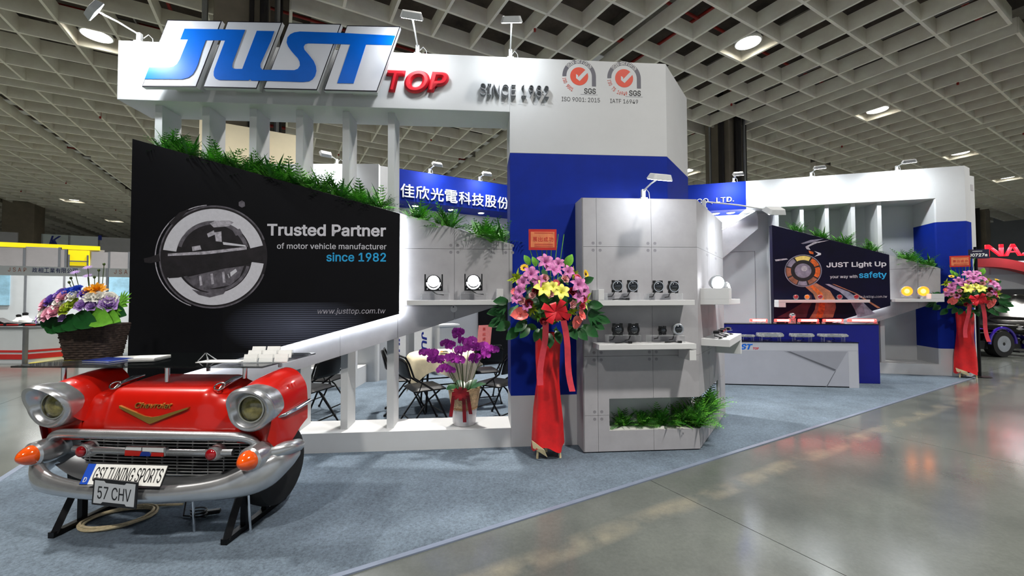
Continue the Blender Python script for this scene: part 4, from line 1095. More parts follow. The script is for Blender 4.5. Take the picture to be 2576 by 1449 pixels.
MB().lathe([(.03, -.05), (.05, -.01), (.052, .01)], 20, Matrix.Translation((0, 0, hz_)) @ RX).build('housing', SILVER, t, True); MB().ball((0, -.008, hz_), .046, 14, 8, (1, .4, 1)).build('lens', CHROME, t, True); MB().box(-.04, .04, -.04, .04, 0, hz_ - .045).build('stand', ACRY, t)
CLG = mat('clear_lens', (205, 212, 216), 0.06, 0.6, var=0.3, vs=40)
for i, (px, wd, r) in enumerate(((1880, 36, 6), (1937, 64, 11), (2017, 56, 9), (2095, 68, 8))):
    u, z = FC.at(px, 843, -.2); hw = wd / 2 * 6.9 / 1030; zt2 = zt_ + .012; h = z - zt2
    t = thing('rear_lamp', ['small clear lamp, leftmost on the white counter', 'wide clear rear lamp, second from left on the white counter', 'clear rear lamp with a slot, third on the white counter', 'long slim clear lamp, rightmost on the white counter'][i], 'vehicle lamp', FC.world(u, -.2, zt2), -8.5, 'clear lamps on the white counter')
    MB().box(-hw * .7, -hw * .7 + .004, -.05, .05, 0, h - .03).build('stand_side', ACRY, t); MB().box(hw * .7 - .004, hw * .7, -.05, .05, 0, h - .03).build('stand_side', ACRY, t); MB().box(-hw * .75, hw * .75, -.05, .05, h - .034, h - .03).build('stand_top', ACRY, t)
    s = r * 6.9 / 1030 * .5
    MB().prism([(-hw, h - .03), (hw * .95, h - .03), (hw, h - .03 + s), (hw * .85, h - .03 + 2 * s), (-hw * .97, h - .03 + 2 * s), (-hw * 1.02, h - .03 + s)], -.04, .04).build('lens', CLG, t, bevel=.008)
    MB().prism([(-hw * .5, h - .03 + .5 * s), (hw * .5, h - .03 + .5 * s), (hw * .45, h - .03 + 1.4 * s), (-hw * .5, h - .03 + 1.4 * s)], -.044, -.036).build('reflector', CHROME, t, bevel=.004)
    MB().tube([(0, .04, h - .03), (.05, .03, .02), (-.06, -.06, .006), (-.14, -.05, .006)], .004, 6).build('cable', BLKPL, t, True)

# ============================================================ ferns
GR1 = mat('fern_green', (92, 160, 52), 0.5, var=0.35, vs=9); GR2 = mat('fern_dark_green', (48, 108, 36), 0.5, var=0.35, vs=9)
LEAF = mat('leaf_green', (22, 70, 30), 0.35, var=0.3, vs=12); LEAFL = mat('leaf_light_green', (92, 150, 44), 0.45, var=0.3, vs=14); LEAFY = mat('filler_yellow_green', (150, 170, 40), 0.5, var=0.3, vs=18)
def blade(mb, p0, d, up, L, W, bend, seg=4):
    """one narrow arching leaf"""
    d = Vector(d).normalized(); up = Vector(up); side = d.cross(up)
    if side.length < .05: side = d.cross(Vector((1, 0, 0)))
    side.normalize(); n = side.cross(d).normalized()
    vs = []
    for i in range(seg + 1):
        t = i / seg
        c = Vector(p0) + d * (L * t) + n * (bend * L * t * t)
        w = W * (math.sin(PI * min(1, .12 + .88 * t)) ** .8) if i < seg else .0006
        vs += [c - side * w, c + side * w]
    mb.add(vs, [(2 * i, 2 * i + 1, 2 * i + 3, 2 * i + 2) for i in range(seg)])
def fern_mesh(seed, n, R0, rise):
    rn = random.Random(seed); m1, m2 = MB(), MB()
    for k in range(n):
        az = rn.uniform(0, 2 * PI); el = rn.uniform(.35, 1.35); L = R0 * rn.uniform(.6, 1.1)
        d = Vector((math.cos(az) * math.cos(el), math.sin(az) * math.cos(el) * .8, math.sin(el) * rise)).normalized()
        p = Vector((rn.uniform(-.05, .05), rn.uniform(-.03, .03), 0))
        mb = m1 if rn.random() < .55 else m2
        if rn.random() < .45:
            blade(mb, p, d, (0, 0, -1), L, .011, rn.uniform(.15, .45), 4)
        else:
            g = Vector((0, 0, -1)); prev = p; dd = d.copy(); sg = 9; st = L / sg
            for i in range(sg):
                c = prev + dd * st; t = (i + 1) / sg
                s = dd.cross(Vector((0, 0, 1)));
                if s.length < .05: s = Vector((1, 0, 0))
                s.normalize(); ll = .05 * math.sin(PI * (.15 + .8 * t)) + .008
                for sg_ in (-1, 1):
                    e = c + s * sg_ * ll + dd * ll * .5
                    f = c + dd * st * .75
                    mb.add([c, c + dd * st * .42 + s * sg_ * ll * .35, e, c - dd * st * .05 + s * sg_ * ll * .45], [(0, 1, 2, 3)])
                mb.add([prev + s * .0015, c + s * .0015, c - s * .0015, prev - s * .0015], [(0, 1, 2, 3)])
                prev = c; dd = (dd + g * .11).normalized()
    return m1.mesh('fronds'), m2.mesh('fronds')
FERNS = [fern_mesh(11 + k, 64, .24, 1.0) for k in range(4)]
def fern(pos, label, group, v=0, sc=1.0, rz=0.0, dark=False):
    t = thing('fern', label, 'fern', pos, rz, group); t.scale = (sc, sc, sc)
    a, b = FERNS[v % 4]
    link('fronds', a, None, t); link('fronds', b, None, t)
    return t
for a, b in FERNS:
    a.materials.append(GR1); b.materials.append(GR2)
rn = random.Random(3)
spots = [(428, 'bushy fern at the left end of the sloping row, beside the first fin'), (466, 'fern just right of the leftmost fern on the black poster'), (548, 'fern right of the second fin on the sloping row'), (590, 'fern between the second and third fins, left one'),
         (632, 'fern in front of the third fin'), (676, 'fern between the third and fourth fins'), (718, 'fern just left of the fourth fin'), (760, 'fern in front of the fourth fin'), (806, 'fern between the fourth and fifth fins'), (846, 'fern just left of the fifth fin'), (905, 'fern right of the fifth fin above the word Partner'), (948, 'fern just left of the sixth fin'),
         (1052, 'fern at the left end of the grey wedge top below the blue beam'), (1122, 'middle fern on the grey wedge top'), (1215, 'fern left of the last one on the grey wedge top'), (1252, 'rightmost fern on the grey wedge top by the blue column')]
for i, (px, lb) in enumerate(spots):
    y = 350 + (px - 333) * .278 if px < 1010 else 537 + (px - 1005) * .271
    u, z = FM.at(px, y, -.05)
    fern(FM.world(u, -.05, z - .055), lb, 'ferns along the sloping wedge', i, rn.uniform(1.0, 1.22), rn.uniform(-25, 25))
for i, (px, w, sc, lb) in enumerate(((1566, -.17, .8, 'dark fern at the left end of the tower niche'), (1618, -.18, .85, 'dark fern left of centre in the tower niche'), (1665, -.18, 1.0, 'tall dark fern in the middle of the tower niche'), (1715, -.16, .95, 'dark fern right of centre in the tower niche'), (1752, -.08, 1.05, 'dark fern at the corner of the tower niche'))):
    u = FT.at(px, 1060, w)[0]
    fern(FT.world(u, w, zn0 - .004), lb, 'ferns in the tower niche', i + 1, sc, i * 40)
for i, (s, sc, lb) in enumerate(((.22, 1.1, 'fern spilling from the flank side of the tower niche, nearest the corner'), (.5, 1.25, 'fern spilling from the middle of the niche flank'), (.8, 1.2, 'fern spilling from the far end of the niche flank'))):
    fern(FS.world(s, -.07, zn0 - .004), lb, 'ferns in the tower niche', i, sc, i * 50)
for i, (px, lb) in enumerate(((2003, 'small fern, leftmost above the navy poster'), (2066, 'small fern, second from left above the navy poster'), (2122, 'small fern, third from left above the navy poster'), (2186, 'small fern, fourth from left above the navy poster'), (2282, 'small fern on the grey end of the right wedge'), (2330, 'small fern beside the right blue column'))):
    y = 566 + (px - 1942) * .2545 if px < 2237 else 642 + (px - 2237) * .256
    u, z = FR.at(px, y, -.028)
    fern(FR.world(u, -.028, z - .09), lb, 'ferns along the right wedge', i + 2, rn.uniform(1.2, 1.45), rn.uniform(-30, 30))

# ============================================================ flowers
def petal(mb, az, L, W, el0, curl, seg=4, z0=0.0, r0=0.004, cup=.25):
    vs = []; r, z, el = r0, z0, el0
    for i in range(seg + 1):
        t = i / seg
        w = W * max(.05, math.sin(PI * (.1 + .86 * t))) if i < seg else W * .08
        lift = cup * w
        for s in (-1, 0, 1):
            x = r - 0; y = s * w
            vs.append(Vector((x * math.cos(az) - y * math.sin(az), x * math.sin(az) + y * math.cos(az), z + (lift if s else 0))))
        r += L / seg * math.cos(el); z += L / seg * math.sin(el); el += curl / seg
    mb.add(vs, [(3 * i + k, 3 * i + k + 1, 3 * i + k + 4, 3 * i + k + 3) for i in range(seg) for k in (0, 1)])
def f_lily(): 
    m = MB()
    for k in range(6): petal(m, k * PI / 3, .09, .021 if k % 2 else .027, 1.15, -2.1, 6)
    return m
def f_rose():
    m = MB()
    for ring, (n, L, W, e, c) in enumerate(((3, .022, .013, 1.5, .35), (4, .028, .018, 1.35, .2), (5, .034, .022, 1.05, -.1), (6, .038, .024, .65, -.6))):
        for k in range(n): petal(m, 2 * PI * k / n + ring * .6, L, W, e, c, 3, 0, .002 + ring * .002, .5)
    return m
def f_daisy(n=20, L=.035, W=.005):
    m = MB()
    for k in range(n): petal(m, 2 * PI * k / n, L, W, .35 + .1 * (k % 2), -.35, 2, 0, .008, .1)
    return m
def f_dahlia():
    m = MB()
    for ring, (n, L, e) in enumerate(((9, .055, .2), (8, .05, .6), (7, .042, 1.0), (4, .03, 1.4))):
        for k in range(n): petal(m, 2 * PI * k / n + ring * .4, L, .012, e, -.3, 3, ring * .004, .004, .3)
    return m
def f_orchid():
    m = MB()
    for a, L, W in ((90, .03, .014), (210, .03, .012), (330, .03, .012), (15, .034, .024), (165, .034, .024)): petal(m, R(a), L, W, .25, -.3, 3, 0, .002, .15)
    petal(m, R(270), .018, .008, .9, .3, 3, .004, .002, .6)
    return m
def f_anth():
    m = MB()
    vs = [(0, 0, 0)]; out = [(.0, -.055), (.025, -.03), (.036, 0), (.03, .03), (.012, .042), (0, .03), (-.012, .042), (-.03, .03), (-.036, 0), (-.025, -.03)]
    m.add([(0, 0, 0)] + [(x * 1.3, y * 1.3, .012 + .1 * abs(x)) for x, y in out], [(0, 1 + i, 1 + (i + 1) % 10) for i in range(10)])
    m.tube([(0, 0, 0), (0, -.01, .04)], .005, 6)
    return m
def f_leaf(L=.12, W=.035):
    m = MB(); petal(m, 0, L, W, .35, -.5, 5, 0, .002, .2); return m
def f_spray():
    m = MB(); r_ = random.Random(5)
    for k in range(26):
        d = Vector((r_.uniform(-1, 1), r_.uniform(-1, 1), r_.uniform(.1, 1.2))).normalized()
        blade(m, (0, 0, 0), d, (0.1, 0.2, 1), r_.uniform(.03, .06), .006, .1, 2)
    return m
def f_jag():
    m = MB()
    for k in range(7):
        a = R(-60 + k * 20); blade(m, (0, 0, 0), (math.cos(a), math.sin(a), .15), (0, 0, 1), .15 - .012 * abs(k - 3), .014, -.12, 4)
    return m
FL = {k: f().mesh(k, True, 80) for k, f in dict(lily=f_lily, rose=f_rose, gerbera=f_daisy, dahlia=f_dahlia, orchid=f_orchid, anthurium=f_anth, leaf=f_leaf, spray=f_spray, palm=f_jag).items()}
FL['sunflower'] = f_daisy(18, .03, .007).mesh('sunflower')
CEN = MB().ball((0, 0, .004), .012, 12, 6, (1, 1, .45)).mesh('centre', True)
FCOL = dict(lp=mat('lily_pink', (184, 104, 158), 0.5, var=0.25, vs=30), ly=mat('lily_yellow', (240, 232, 104), 0.5, var=0.1, vs=30), rp=mat('rose_pale_pink', (240, 176, 176), 0.55, var=0.08, vs=30), ge=mat('gerbera_coral', (228, 92, 108), 0.5, var=0.1, vs=30),
            su=mat('sunflower_yellow', (246, 190, 20), 0.5, var=0.1, vs=30), an=mat('anthurium_coral', (240, 110, 104), 0.25, var=0.08, vs=20), rd=mat('bow_red', (206, 30, 44), 0.35, var=0.12, vs=14), dr=mat('dark_red_petal', (120, 10, 28), 0.5, var=0.1),
            wh=mat('petal_white', (238, 236, 228), 0.55, var=0.05, vs=30), pk=mat('petal_pink', (236, 164, 186), 0.55, var=0.1, vs=30), pu=mat('petal_purple', (120, 88, 190), 0.55, var=0.15, vs=30), lv=mat('petal_lavender', (176, 142, 206), 0.55, var=0.12, vs=30), bl=mat('petal_blue', (36, 76, 196), 0.55, var=0.2, vs=30),
            orr=mat('petal_orange', (240, 160, 20), 0.5, var=0.12, vs=30), yg=mat('petal_lime', (176, 196, 60), 0.55, var=0.12, vs=30), mg=mat('orchid_magenta', (186, 62, 184), 0.5, var=0.2, vs=40), br=mat('sunflower_core', (70, 36, 14), 0.8, var=0.2), yc=mat('pollen_yellow', (220, 180, 60), 0.7, var=0.2))
def copy_mat_mesh(kind, m):
    key = (kind, m.name)
    if key not in FLC:
        me = FL[kind].copy(); me.materials.clear(); me.materials.append(m); FLC[key] = me
    return FLC[key]
FLC = {}
CENC = {}
def cen(m):
    if m.name not in CENC:
        q = CEN.copy(); q.materials.append(m); CENC[m.name] = q
    return CENC[m.name]
def flower(par, kind, m, pos, nrm, sc=1.0, spin=0.0, centre=None, name=None):
    o = bpy.data.objects.new(name or kind, copy_mat_mesh(kind, m)); col.objects.link(o); o.parent = par
    o.location = pos; q = Vector(nrm).normalized().to_track_quat('Z', 'Y')
    o.rotation_mode = 'QUATERNION'; o.rotation_quaternion = q @ Matrix.Rotation(spin, 3, 'Z').to_quaternion()
    o.scale = (sc, sc, sc)
    if centre:
        c = bpy.data.objects.new('centre', cen(centre)); col.objects.link(c); c.parent = o
    return o
# ------------------------------------------------------------ standing flower arrangements
PAPR = mat('red_crepe_paper', (206, 26, 30), 0.45, var=0.12, vs=5, bump=.5, bs=9); RIB = mat('red_ribbon', (214, 66, 80), 0.35, var=0.08, vs=10); WOODS = mat('pale_wood', (222, 204, 160), 0.6, var=0.1, vs=12); CARDO = mat('card_orange', (222, 130, 86), 0.35, var=0.08, vs=14)
STANDF = [('sunflower', 'su', 230, 263, 1.15), ('sunflower', 'su', 583, 297, 1.25)] + \
  [('lily', 'lp', x, y, s) for x, y, s in ((345, 235, 1.15), (385, 285, 1.2), (262, 305, 1.1), (225, 350, .95), (525, 365, 1.15), (520, 430, .9), (205, 400, .9), (185, 440, .75))] + \
  [('lily', 'ly', 325, 388, 1.25), ('lily', 'ly', 425, 405, 1.1)] + [('rose', 'rp', x, y, 1.05) for x, y in ((335, 328), (448, 330), (365, 413), (213, 447), (487, 468))] + \
  [('gerbera', 'ge', 398, 350, .95), ('gerbera', 'ge', 172, 397, 1.0), ('rose', 'ge', 523, 325, 1.0), ('rose', 'dr', 285, 395, .9), ('rose', 'dr', 490, 400, 1.1), ('rose', 'ge', 555, 440, .9),
   ('anthurium', 'an', 205, 520, 1.35), ('anthurium', 'an', 515, 560, 1.25), ('lily', 'lp', 420, 245, .9), ('lily', 'lp', 305, 345, .9), ('lily', 'lp', 555, 395, .9), ('lily', 'lp', 470, 290, .9), ('lily', 'ly', 380, 375, .8),
   ('rose', 'rp', 270, 420, .9), ('rose', 'dr', 250, 460, 1.0), ('rose', 'dr', 330, 560, .9), ('rose', 'dr', 440, 540, .9), ('lily', 'lp', 240, 480, .7), ('rose', 'ge', 545, 480, .9), ('anthurium', 'an', 545, 530, .9)]
STANDG = [('spray', LEAFY, x, y, s) for x, y, s in ((265, 490, 1.5), (360, 497, 1.2), (495, 515, 1.3), (410, 553, 1.0), (570, 450, 1.7), (185, 318, 1.7), (515, 300, 1.4), (300, 380, 1.2))] + \
  [('palm', LEAF, x, y, s) for x, y, s in ((600, 520, 1.1), (130, 470, .9), (120, 530, .9))] + \
  [('leaf', LEAF, x, y, s) for x, y, s in ((640, 545, 1.3), (615, 575, 1.2), (95, 505, 1.1), (105, 560, 1.2), (520, 605, 1.3), (340, 590, 1.2), (150, 570, 1.3), (200, 600, 1.4), (255, 590, 1.2), (310, 605, 1.1), (370, 630, 1.2), (410, 615, 1.1), (470, 590, 1.3), (560, 590, 1.5), (590, 470, 1.2), (560, 350, 1.0), (240, 560, 1.3), (140, 450, 1.2))] + \
  [('leaf', LEAFL, 465, 262, 1.2), ('leaf', LEAFL, 300, 252, .8), ('leaf', LEAFL, 265, 245, .9)]
def flower_stand(loc, rz, label, sc=1.0, seed=1, h=1.0, jitter=0.0):
    rn = random.Random(seed)
    t = thing('flower_stand', label, 'flower arrangement', loc, rz)
    zc_ = 1.47 * h
    for k in range(3):
        a = R(90 + 120 * k)
        MB().tube([(.125 * math.cos(a), .105 * math.sin(a), 0.0), (.03 * math.cos(a), .03 * math.sin(a), 1.15 * h)], .011, 8).build('tripod_leg', WOODS, t, True)
    # paper skirt with a waist
    def sk(u, v):
        a = 2 * PI * u; z = .09 + (1.17 * h - .09) * v
        r = .155 - .055 * v ** .6 + .03 * max(0, v - .75); r += .012 * math.sin(5 * a + 3 * v) * (1 - .4 * v) + .01 * math.sin(9 * v + 2 * a)
        return (r * math.cos(a), r * .8 * math.sin(a), z + (.03 * math.sin(3 * a + 1) if v == 0 else 0))
    MB().grid(33, 10, sk).build('paper_skirt', PAPR, t, True, ang=80)
    MB().add([(-.15, -.06, .1), (-.03, -.16, .05), (-.06, -.165, 0.12), (-.16, -.05, .17)], [(0, 1, 2, 3)]).build('paper_flap', WOODS, t, solid=.002)
    # bow and tails
    for k in range(8):
        a = 2 * PI * k / 8 + .3; m = MB(); c = Vector((.02, -.31, 1.38 * h))
        L_ = .10 + .035 * (k % 2); d = Vector((math.cos(a), -.35, math.sin(a) * .8)); s = Vector((-math.sin(a), 0, math.cos(a)))
        vs = []
        for i in range(7):
            tt = i / 6; ang = PI * tt; p = c + d * L_ * math.sin(ang) + Vector((0, -.05, 0)) * (1 - math.cos(ang)) * .5
            vs += [p - s * (.010 + .022 * math.sin(ang)), p + s * (.010 + .022 * math.sin(ang)) + Vector((0, -.012, 0))]
        m.add(vs, [(2 * i, 2 * i + 1, 2 * i + 3, 2 * i + 2) for i in range(6)]); m.build('bow_loop', FCOL['rd'], t, True, ang=80)
    for x0, x1, zl in ((-.06, -.10, .72), (.10, .19, .66)):
        m = MB(); vs = []
        for i in range(9):
            tt = i / 8; x = x0 + (x1 - x0) * tt + .012 * math.sin(6 * tt); z = (1.3 - (1.3 - zl) * tt) * h; y = -.30 + .1 * tt * (1 - tt) + .05 * tt
            vs += [(x - .028, y, z), (x + .028, y + .004, z)]
        m.add(vs, [(2 * i, 2 * i + 1, 2 * i + 3, 2 * i + 2) for i in range(8)]); m.build('ribbon_tail', RIB, t, True, ang=80)
    MB().ball((0, 0.05, zc_ - .02), .17, 16, 10, (1.3, .8, 1.15)).build('foam_core', LEAF, t, True)
    def pos(zx, zy, out=1.0):
        x = (1220 + zx / 2.375 - 1378) / 261.0; z = 1.5 - (570 + zy / 2.375 - 752) / 261.0
        x += rn.uniform(-jitter, jitter); z += rn.uniform(-jitter, jitter)
        z = zc_ + (z - 1.47) * h
        q = 1 - (x / .52) ** 2 - ((z - zc_) / .46) ** 2
        y = -.30 * math.sqrt(max(.03, q)) * out
        return Vector((x, y, z))
    for kind, mk, x, y, s in STANDF:
        p = pos(x, y); n = Vector((p.x * 1.1, p.y * 1.6 - .25, (p.z - zc_) * 1.1 + .1))
        n = n + Vector((rn.uniform(-.25, .25), 0, rn.uniform(-.25, .25))); flower(t, kind, FCOL[mk], p, n, s, rn.uniform(0, 6), FCOL['br'] if kind == 'sunflower' else (FCOL['yc'] if kind == 'gerbera' else None))
    for kind, m, x, y, s in STANDG:
        p = pos(x, y, .8); d = Vector((p.x, -.12, (p.z - zc_)))
        o = flower(t, kind, m, p, Vector((-p.x * .3, -1, .25)), s, math.atan2(0, 1), name='leaf' if kind != 'spray' else 'filler_spray')
        # point the blade outwards from the centre
        zax = Vector((-d.x * .2, -1, .2)).normalized(); xax = (d - zax * d.dot(zax)).normalized(); yax = zax.cross(xax)
        o.rotation_quaternion = Matrix((xax, yax, zax)).transposed().to_quaternion()
    for k in range(46):
        a_ = rn.uniform(0, 2 * PI); q_ = math.sqrt(rn.random()) * .9
        p = Vector((.36 * q_ * math.cos(a_), 0, zc_ - .03 + .3 * q_ * math.sin(a_))); p.y = -.22 * math.sqrt(max(.05, 1 - q_ * q_))
        kd = ('leaf', LEAF) if k % 3 == 0 else (('spray', LEAFL) if k % 3 == 1 else ('leaf', GR2))
        o = flower(t, kd[0], kd[1], p, (p.x + rn.uniform(-.3, .3), -.5, (p.z - zc_) + rn.uniform(-.2, .4)), rn.uniform(.7, 1.1), rn.uniform(0, 6), name='leaf' if kd[0] == 'leaf' else 'filler_spray')
    for k in range(7):
        x = -.13 + k * .045; MB().tube([(x * .6, 0, zc_ + .1), (x, .03, (2.0 - .04 * abs(k - 3)) * h), (x + .03 * (k - 3) * .4, .03, (2.12 if k > 4 else 2.0) * h)], .004, 5).build('bear_grass', LEAFL, t)
    c = MB().box(-.175, .095, -.012, -.008, 1.96 * h, 2.16 * h).build('card', CRED, t)
    c2 = MB().box(-.155, .075, -.0135, -.012, 1.985 * h, 2.135 * h).build('card_field', CARDO, c)
    for i, ch in enumerate('展出成功'):
        text_part('character', ch, -.135 + i * .052, -.093 + i * .052, 2.04 * h, 2.085 * h, .0135, .0012, CRED, c, 0, .01)
    for zz in (1.995, 2.012, 2.12): MB().box(-.12, .06, -.0145, -.0135, zz * h, (zz + .006) * h).build('small_print', CRED, c)
    t.scale = (sc, sc, sc)
    return t
flower_stand((0.335, 3.93, 0.008), 4, 'tall flower stand wrapped in red paper in front of the blue column by the tower', 1.0, 1)
p = on_z(2435, 950)
flower_stand((p.x - .05, p.y - .02, 0.008), -24, 'smaller-looking flower stand in red paper at the far right column', 1.05, 5, 1.0, .02)

# ------------------------------------------------------------ orchid pot on the sill
GOLDC = mat('burlap_gold', (196, 168, 130), 0.8, var=0.2, vs=60, bump=.6, bs=160); POTW = mat('pot_silver_white', (212, 210, 212), 0.3, 0.2, var=0.06, vs=6); STEM = mat('stem_green', (60, 78, 30), 0.5, var=0.2)
q = on_z(1168, 1066, .2)
orc = thing('potted_orchid', 'magenta orchids in a white pot with burlap collar and red bow on the sill', 'potted plant', q, 4.6)
MB().lathe([(.10, 0), (.112, .004), (.12, .03), (.132, .17), (.13, .175)], 28).build('pot', POTW, orc, True)
def collar(u, v):
    a = 2 * PI * u; r = .134 + .034 * v + .008 * math.sin(7 * a) * v; return (r * math.cos(a), r * math.sin(a), .165 + .215 * v + .012 * math.sin(5 * a) * v)
MB().grid(41, 5, collar).build('burlap_collar', GOLDC, orc, True, solid=.004, ang=80)
MB().ring((0, 0), .139, .13, -.0, .0, n=8) if False else None
MB().tube([(.138 * math.cos(2 * PI * k / 24), .138 * math.sin(2 * PI * k / 24), .185) for k in range(25)], .004, 6).build('twine', mat('twine', (170, 110, 50), .8, var=.1), orc, True)
MB().lathe([(.001, .33), (.15, .33)], 24, cap=False).build('moss', GR2, orc)
rn = random.Random(21)
for k in range(12):
    a = 2 * PI * k / 12 + .2; flower(orc, 'leaf', LEAF, (.06 * math.cos(a), .06 * math.sin(a), .34), (math.cos(a) * -.3, math.sin(a) * -.3, 1), rn.uniform(1.1, 1.9), a, name='leaf')
tips = [(1068, 888), (1088, 908), (1112, 930), (1122, 868), (1150, 838), (1160, 880), (1186, 858), (1150, 905), (1200, 905), (1216, 872), (1246, 885), (1130, 900)]
S = 4.24 / 1030
for k, (tx, ty) in enumerate(tips):
    x = (tx - 1168) * S; z = 1.5 - (ty - 752) * S - .2; yo = rn.uniform(-.14, .12)
    b0 = Vector((x * .15, yo * .2, .33)); ap = Vector((x * .62, yo * .6, z + .06)); e = Vector((x, yo, z))
    pts = []
    for i in range(9):
        tt = i / 8; pts.append(b0 * (1 - tt) ** 2 + ap * 2 * tt * (1 - tt) * 1.02 + e * tt * tt)
    MB().tube(pts, .0035, 5).build('flower_stem', STEM, orc, True)
    for i, tt in enumerate((.55, .66, .76, .85, .93, 1.0)):
        if i < 1 and k % 2: continue
        c = b0 * (1 - tt) ** 2 + ap * 2 * tt * (1 - tt) * 1.02 + e * tt * tt
        sd = (-1) ** i
        flower(orc, 'orchid', FCOL['mg'], c + Vector((sd * .02, -.02, rn.uniform(-.012, .012))), (sd * .5 + rn.uniform(-.3, .3), -1, rn.uniform(-.1, .4)), rn.uniform(1.25, 1.7), rn.uniform(-.3, .3), name='blossom')
BOWR = mat('bow_wine_red', (132, 14, 26), 0.4, var=.1, vs=12)
for k in range(8):
    a = 2 * PI * k / 8; m = MB(); c = Vector((-.03, -.17, .36)); d = Vector((math.cos(a), -.3, math.sin(a) * .8)); s = Vector((-math.sin(a), 0, math.cos(a))); vs = []
    for i in range(7):
        ang = PI * i / 6; p = c + d * .085 * math.sin(ang) + Vector((0, -.04, 0)) * (1 - math.cos(ang)) * .5; vs += [p - s * .018, p + s * .018]
    m.add(vs, [(2 * i, 2 * i + 1, 2 * i + 3, 2 * i + 2) for i in range(6)]); m.build('bow_loop', BOWR, orc, True, ang=80)
for x0, x1, z1 in ((-.1, -.13, .12), (-.0, .01, .06), (.04, .07, .14)):
    MB().add([(x0 - .018, -.17, .34), (x0 + .018, -.172, .34), (x1 + .018, -.155, z1), (x1 - .018, -.152, z1)], [(0, 1, 2, 3)]).build('ribbon_tail', BOWR, orc, solid=.001)
for k, (x, z, L_) in enumerate(((.12, .5, .5), (-.16, .42, .3), (.2, .45, .35))):
    pass

# ============================================================ table and folding chairs
CLOTH = mat('cream_cloth', (222, 210, 178), 0.8, var=.05, vs=8)
tc_ = Vector((-0.98, 5.75, 0.008))
tb = thing('round_table', 'round folding table hidden under the cream cloth', 'table', tc_, 20)
MB().lathe([(.44, .715), (.45, .72), (.45, .735), (.44, .74)], 32).build('top', WARMW, tb, True)
for sx in (-1, 1):
    for sy in (-1, 1): MB().tube([(sx * .22, sy * .2, .715), (sx * .26, sy * .26, 0)], .014, 8).build('leg', STEELB, tb, True)
MB().tube([(-.24, -.23, .35), (.24, -.23, .35)], .01, 6).build('stretcher', STEELB, tb); MB().tube([(-.24, .23, .35), (.24, .23, .35)], .01, 6).build('stretcher', STEELB, tb)
def clothf(u, v):
    a = 2 * PI * u; ca = a % (PI / 2) - PI / 4
    drop = .16 + .30 * (1 - abs(ca) / (PI / 4)) ** 1.5
    if v < .5: r = .456 * v / .5; return (r * math.cos(a), r * math.sin(a), .743)
    t = (v - .5) / .5; fold = .03 * math.sin(a * 8 + 1) * t + .018 * math.sin(a * 13) * t
    r = .456 + .018 * min(1, t * 6) + .05 * t + fold
    return (r * math.cos(a), r * math.sin(a), .743 - .006 * min(1, t * 4) - drop * t)
cl = MB().grid(97, 15, clothf).build('tablecloth', CLOTH, None, True, ang=80); cl.location = tc_; tag(cl, 'cream cloth draped in points over the round table', 'tablecloth')
dish = thing('candy_dish', 'small white dish with sweets on the cream tablecloth', 'dish', tc_ + Vector((.04, -.1, .745)), 0)
MB().lathe([(.03, 0), (.05, .008), (.085, .03), (.08, .03), (.045, .012), (.001, .01)], 24).build('bowl', PAPER, dish, True)
for k in range(5): MB().box(-.02, .02, -.012, .012, 0, .014, Matrix.Translation((.035 * math.cos(k * 1.3), .03 * math.sin(k * 1.3), .02)) @ Matrix.Rotation(k, 4, 'Z')).build('sweet', FCOL['orr'] if k % 2 else BLKPL, dish)
VIN = mat('black_vinyl', (14, 15, 18), .4, var=.1, vs=10, spec=.3)
def make_chair():
    t = thing('folding_chair', 'x', 'chair', (0, 0, 0), 0, 'black folding chairs')
    m = MB()
    def pad(u, v):
        x = (u - .5) * .40; y = (v - .5) * .39
        e = max(abs(u - .5), abs(v - .5)) * 2; return (x * (1 - .06 * (v > .9)), y, .445 + .03 * math.sqrt(max(0, 1 - e ** 6)))
    MB().grid(13, 13, pad).build('seat_pad', VIN, t, True); MB().box(-.2, .2, -.195, .195, .43, .447).build('seat_pan', STEELB, t, bevel=.006)
    def back(u, v):
        x = (u - .5) * .42; z = .60 + .22 * v - .05 * (abs(u - .5) * 2) ** 3 * v; return (x, .235 + .03 * math.cos(PI * (u - .5)) + .05 * v, z)
    MB().grid(13, 7, back).build('backrest', VIN, t, True, solid=.018)
    for s in (-1, 1):
        MB().tube([(s * .215, -.24, 0.0), (s * .215, -.03, .44), (s * .21, .2, .60), (s * .205, .255, .76), (s * .17, .285, .83)], .0115, 8).build('front_leg_tube', STEELB, t, True)
        MB().tube([(s * .185, .27, 0.0), (s * .185, .02, .33), (s * .185, -.12, .43)], .0105, 8).build('rear_leg', STEELB, t, True)
        for y in (-.24, .27): MB().lathe([(.015, 0), (.016, .012), (.013, .03)], 10, Matrix.Translation((s * (.215 if y < 0 else .185), y * .985, 0))).build('rubber_foot', BLKPL, t)
        MB().tube([(s * .2, .14, .43), (s * .2, .1, .54)], .006, 6).build('hinge_link', STEELB, t)
    MB().tube([(-.17, .285, .83), (.17, .285, .83)], .0115, 8).build('top_rail', STEELB, t, True)
    MB().tube([(-.215, -.17, .15), (.215, -.17, .15)], .008, 6).build('stretcher', STEELB, t); MB().tube([(-.185, .2, .1), (.185, .2, .1)], .008, 6).build('stretcher', STEELB, t)
    return t
ch0 = make_chair()
def chair(o, x, y, rz, label):
    o.location = (x, y, .008); o.rotation_euler = (0, 0, R(rz)); o['label'] = label
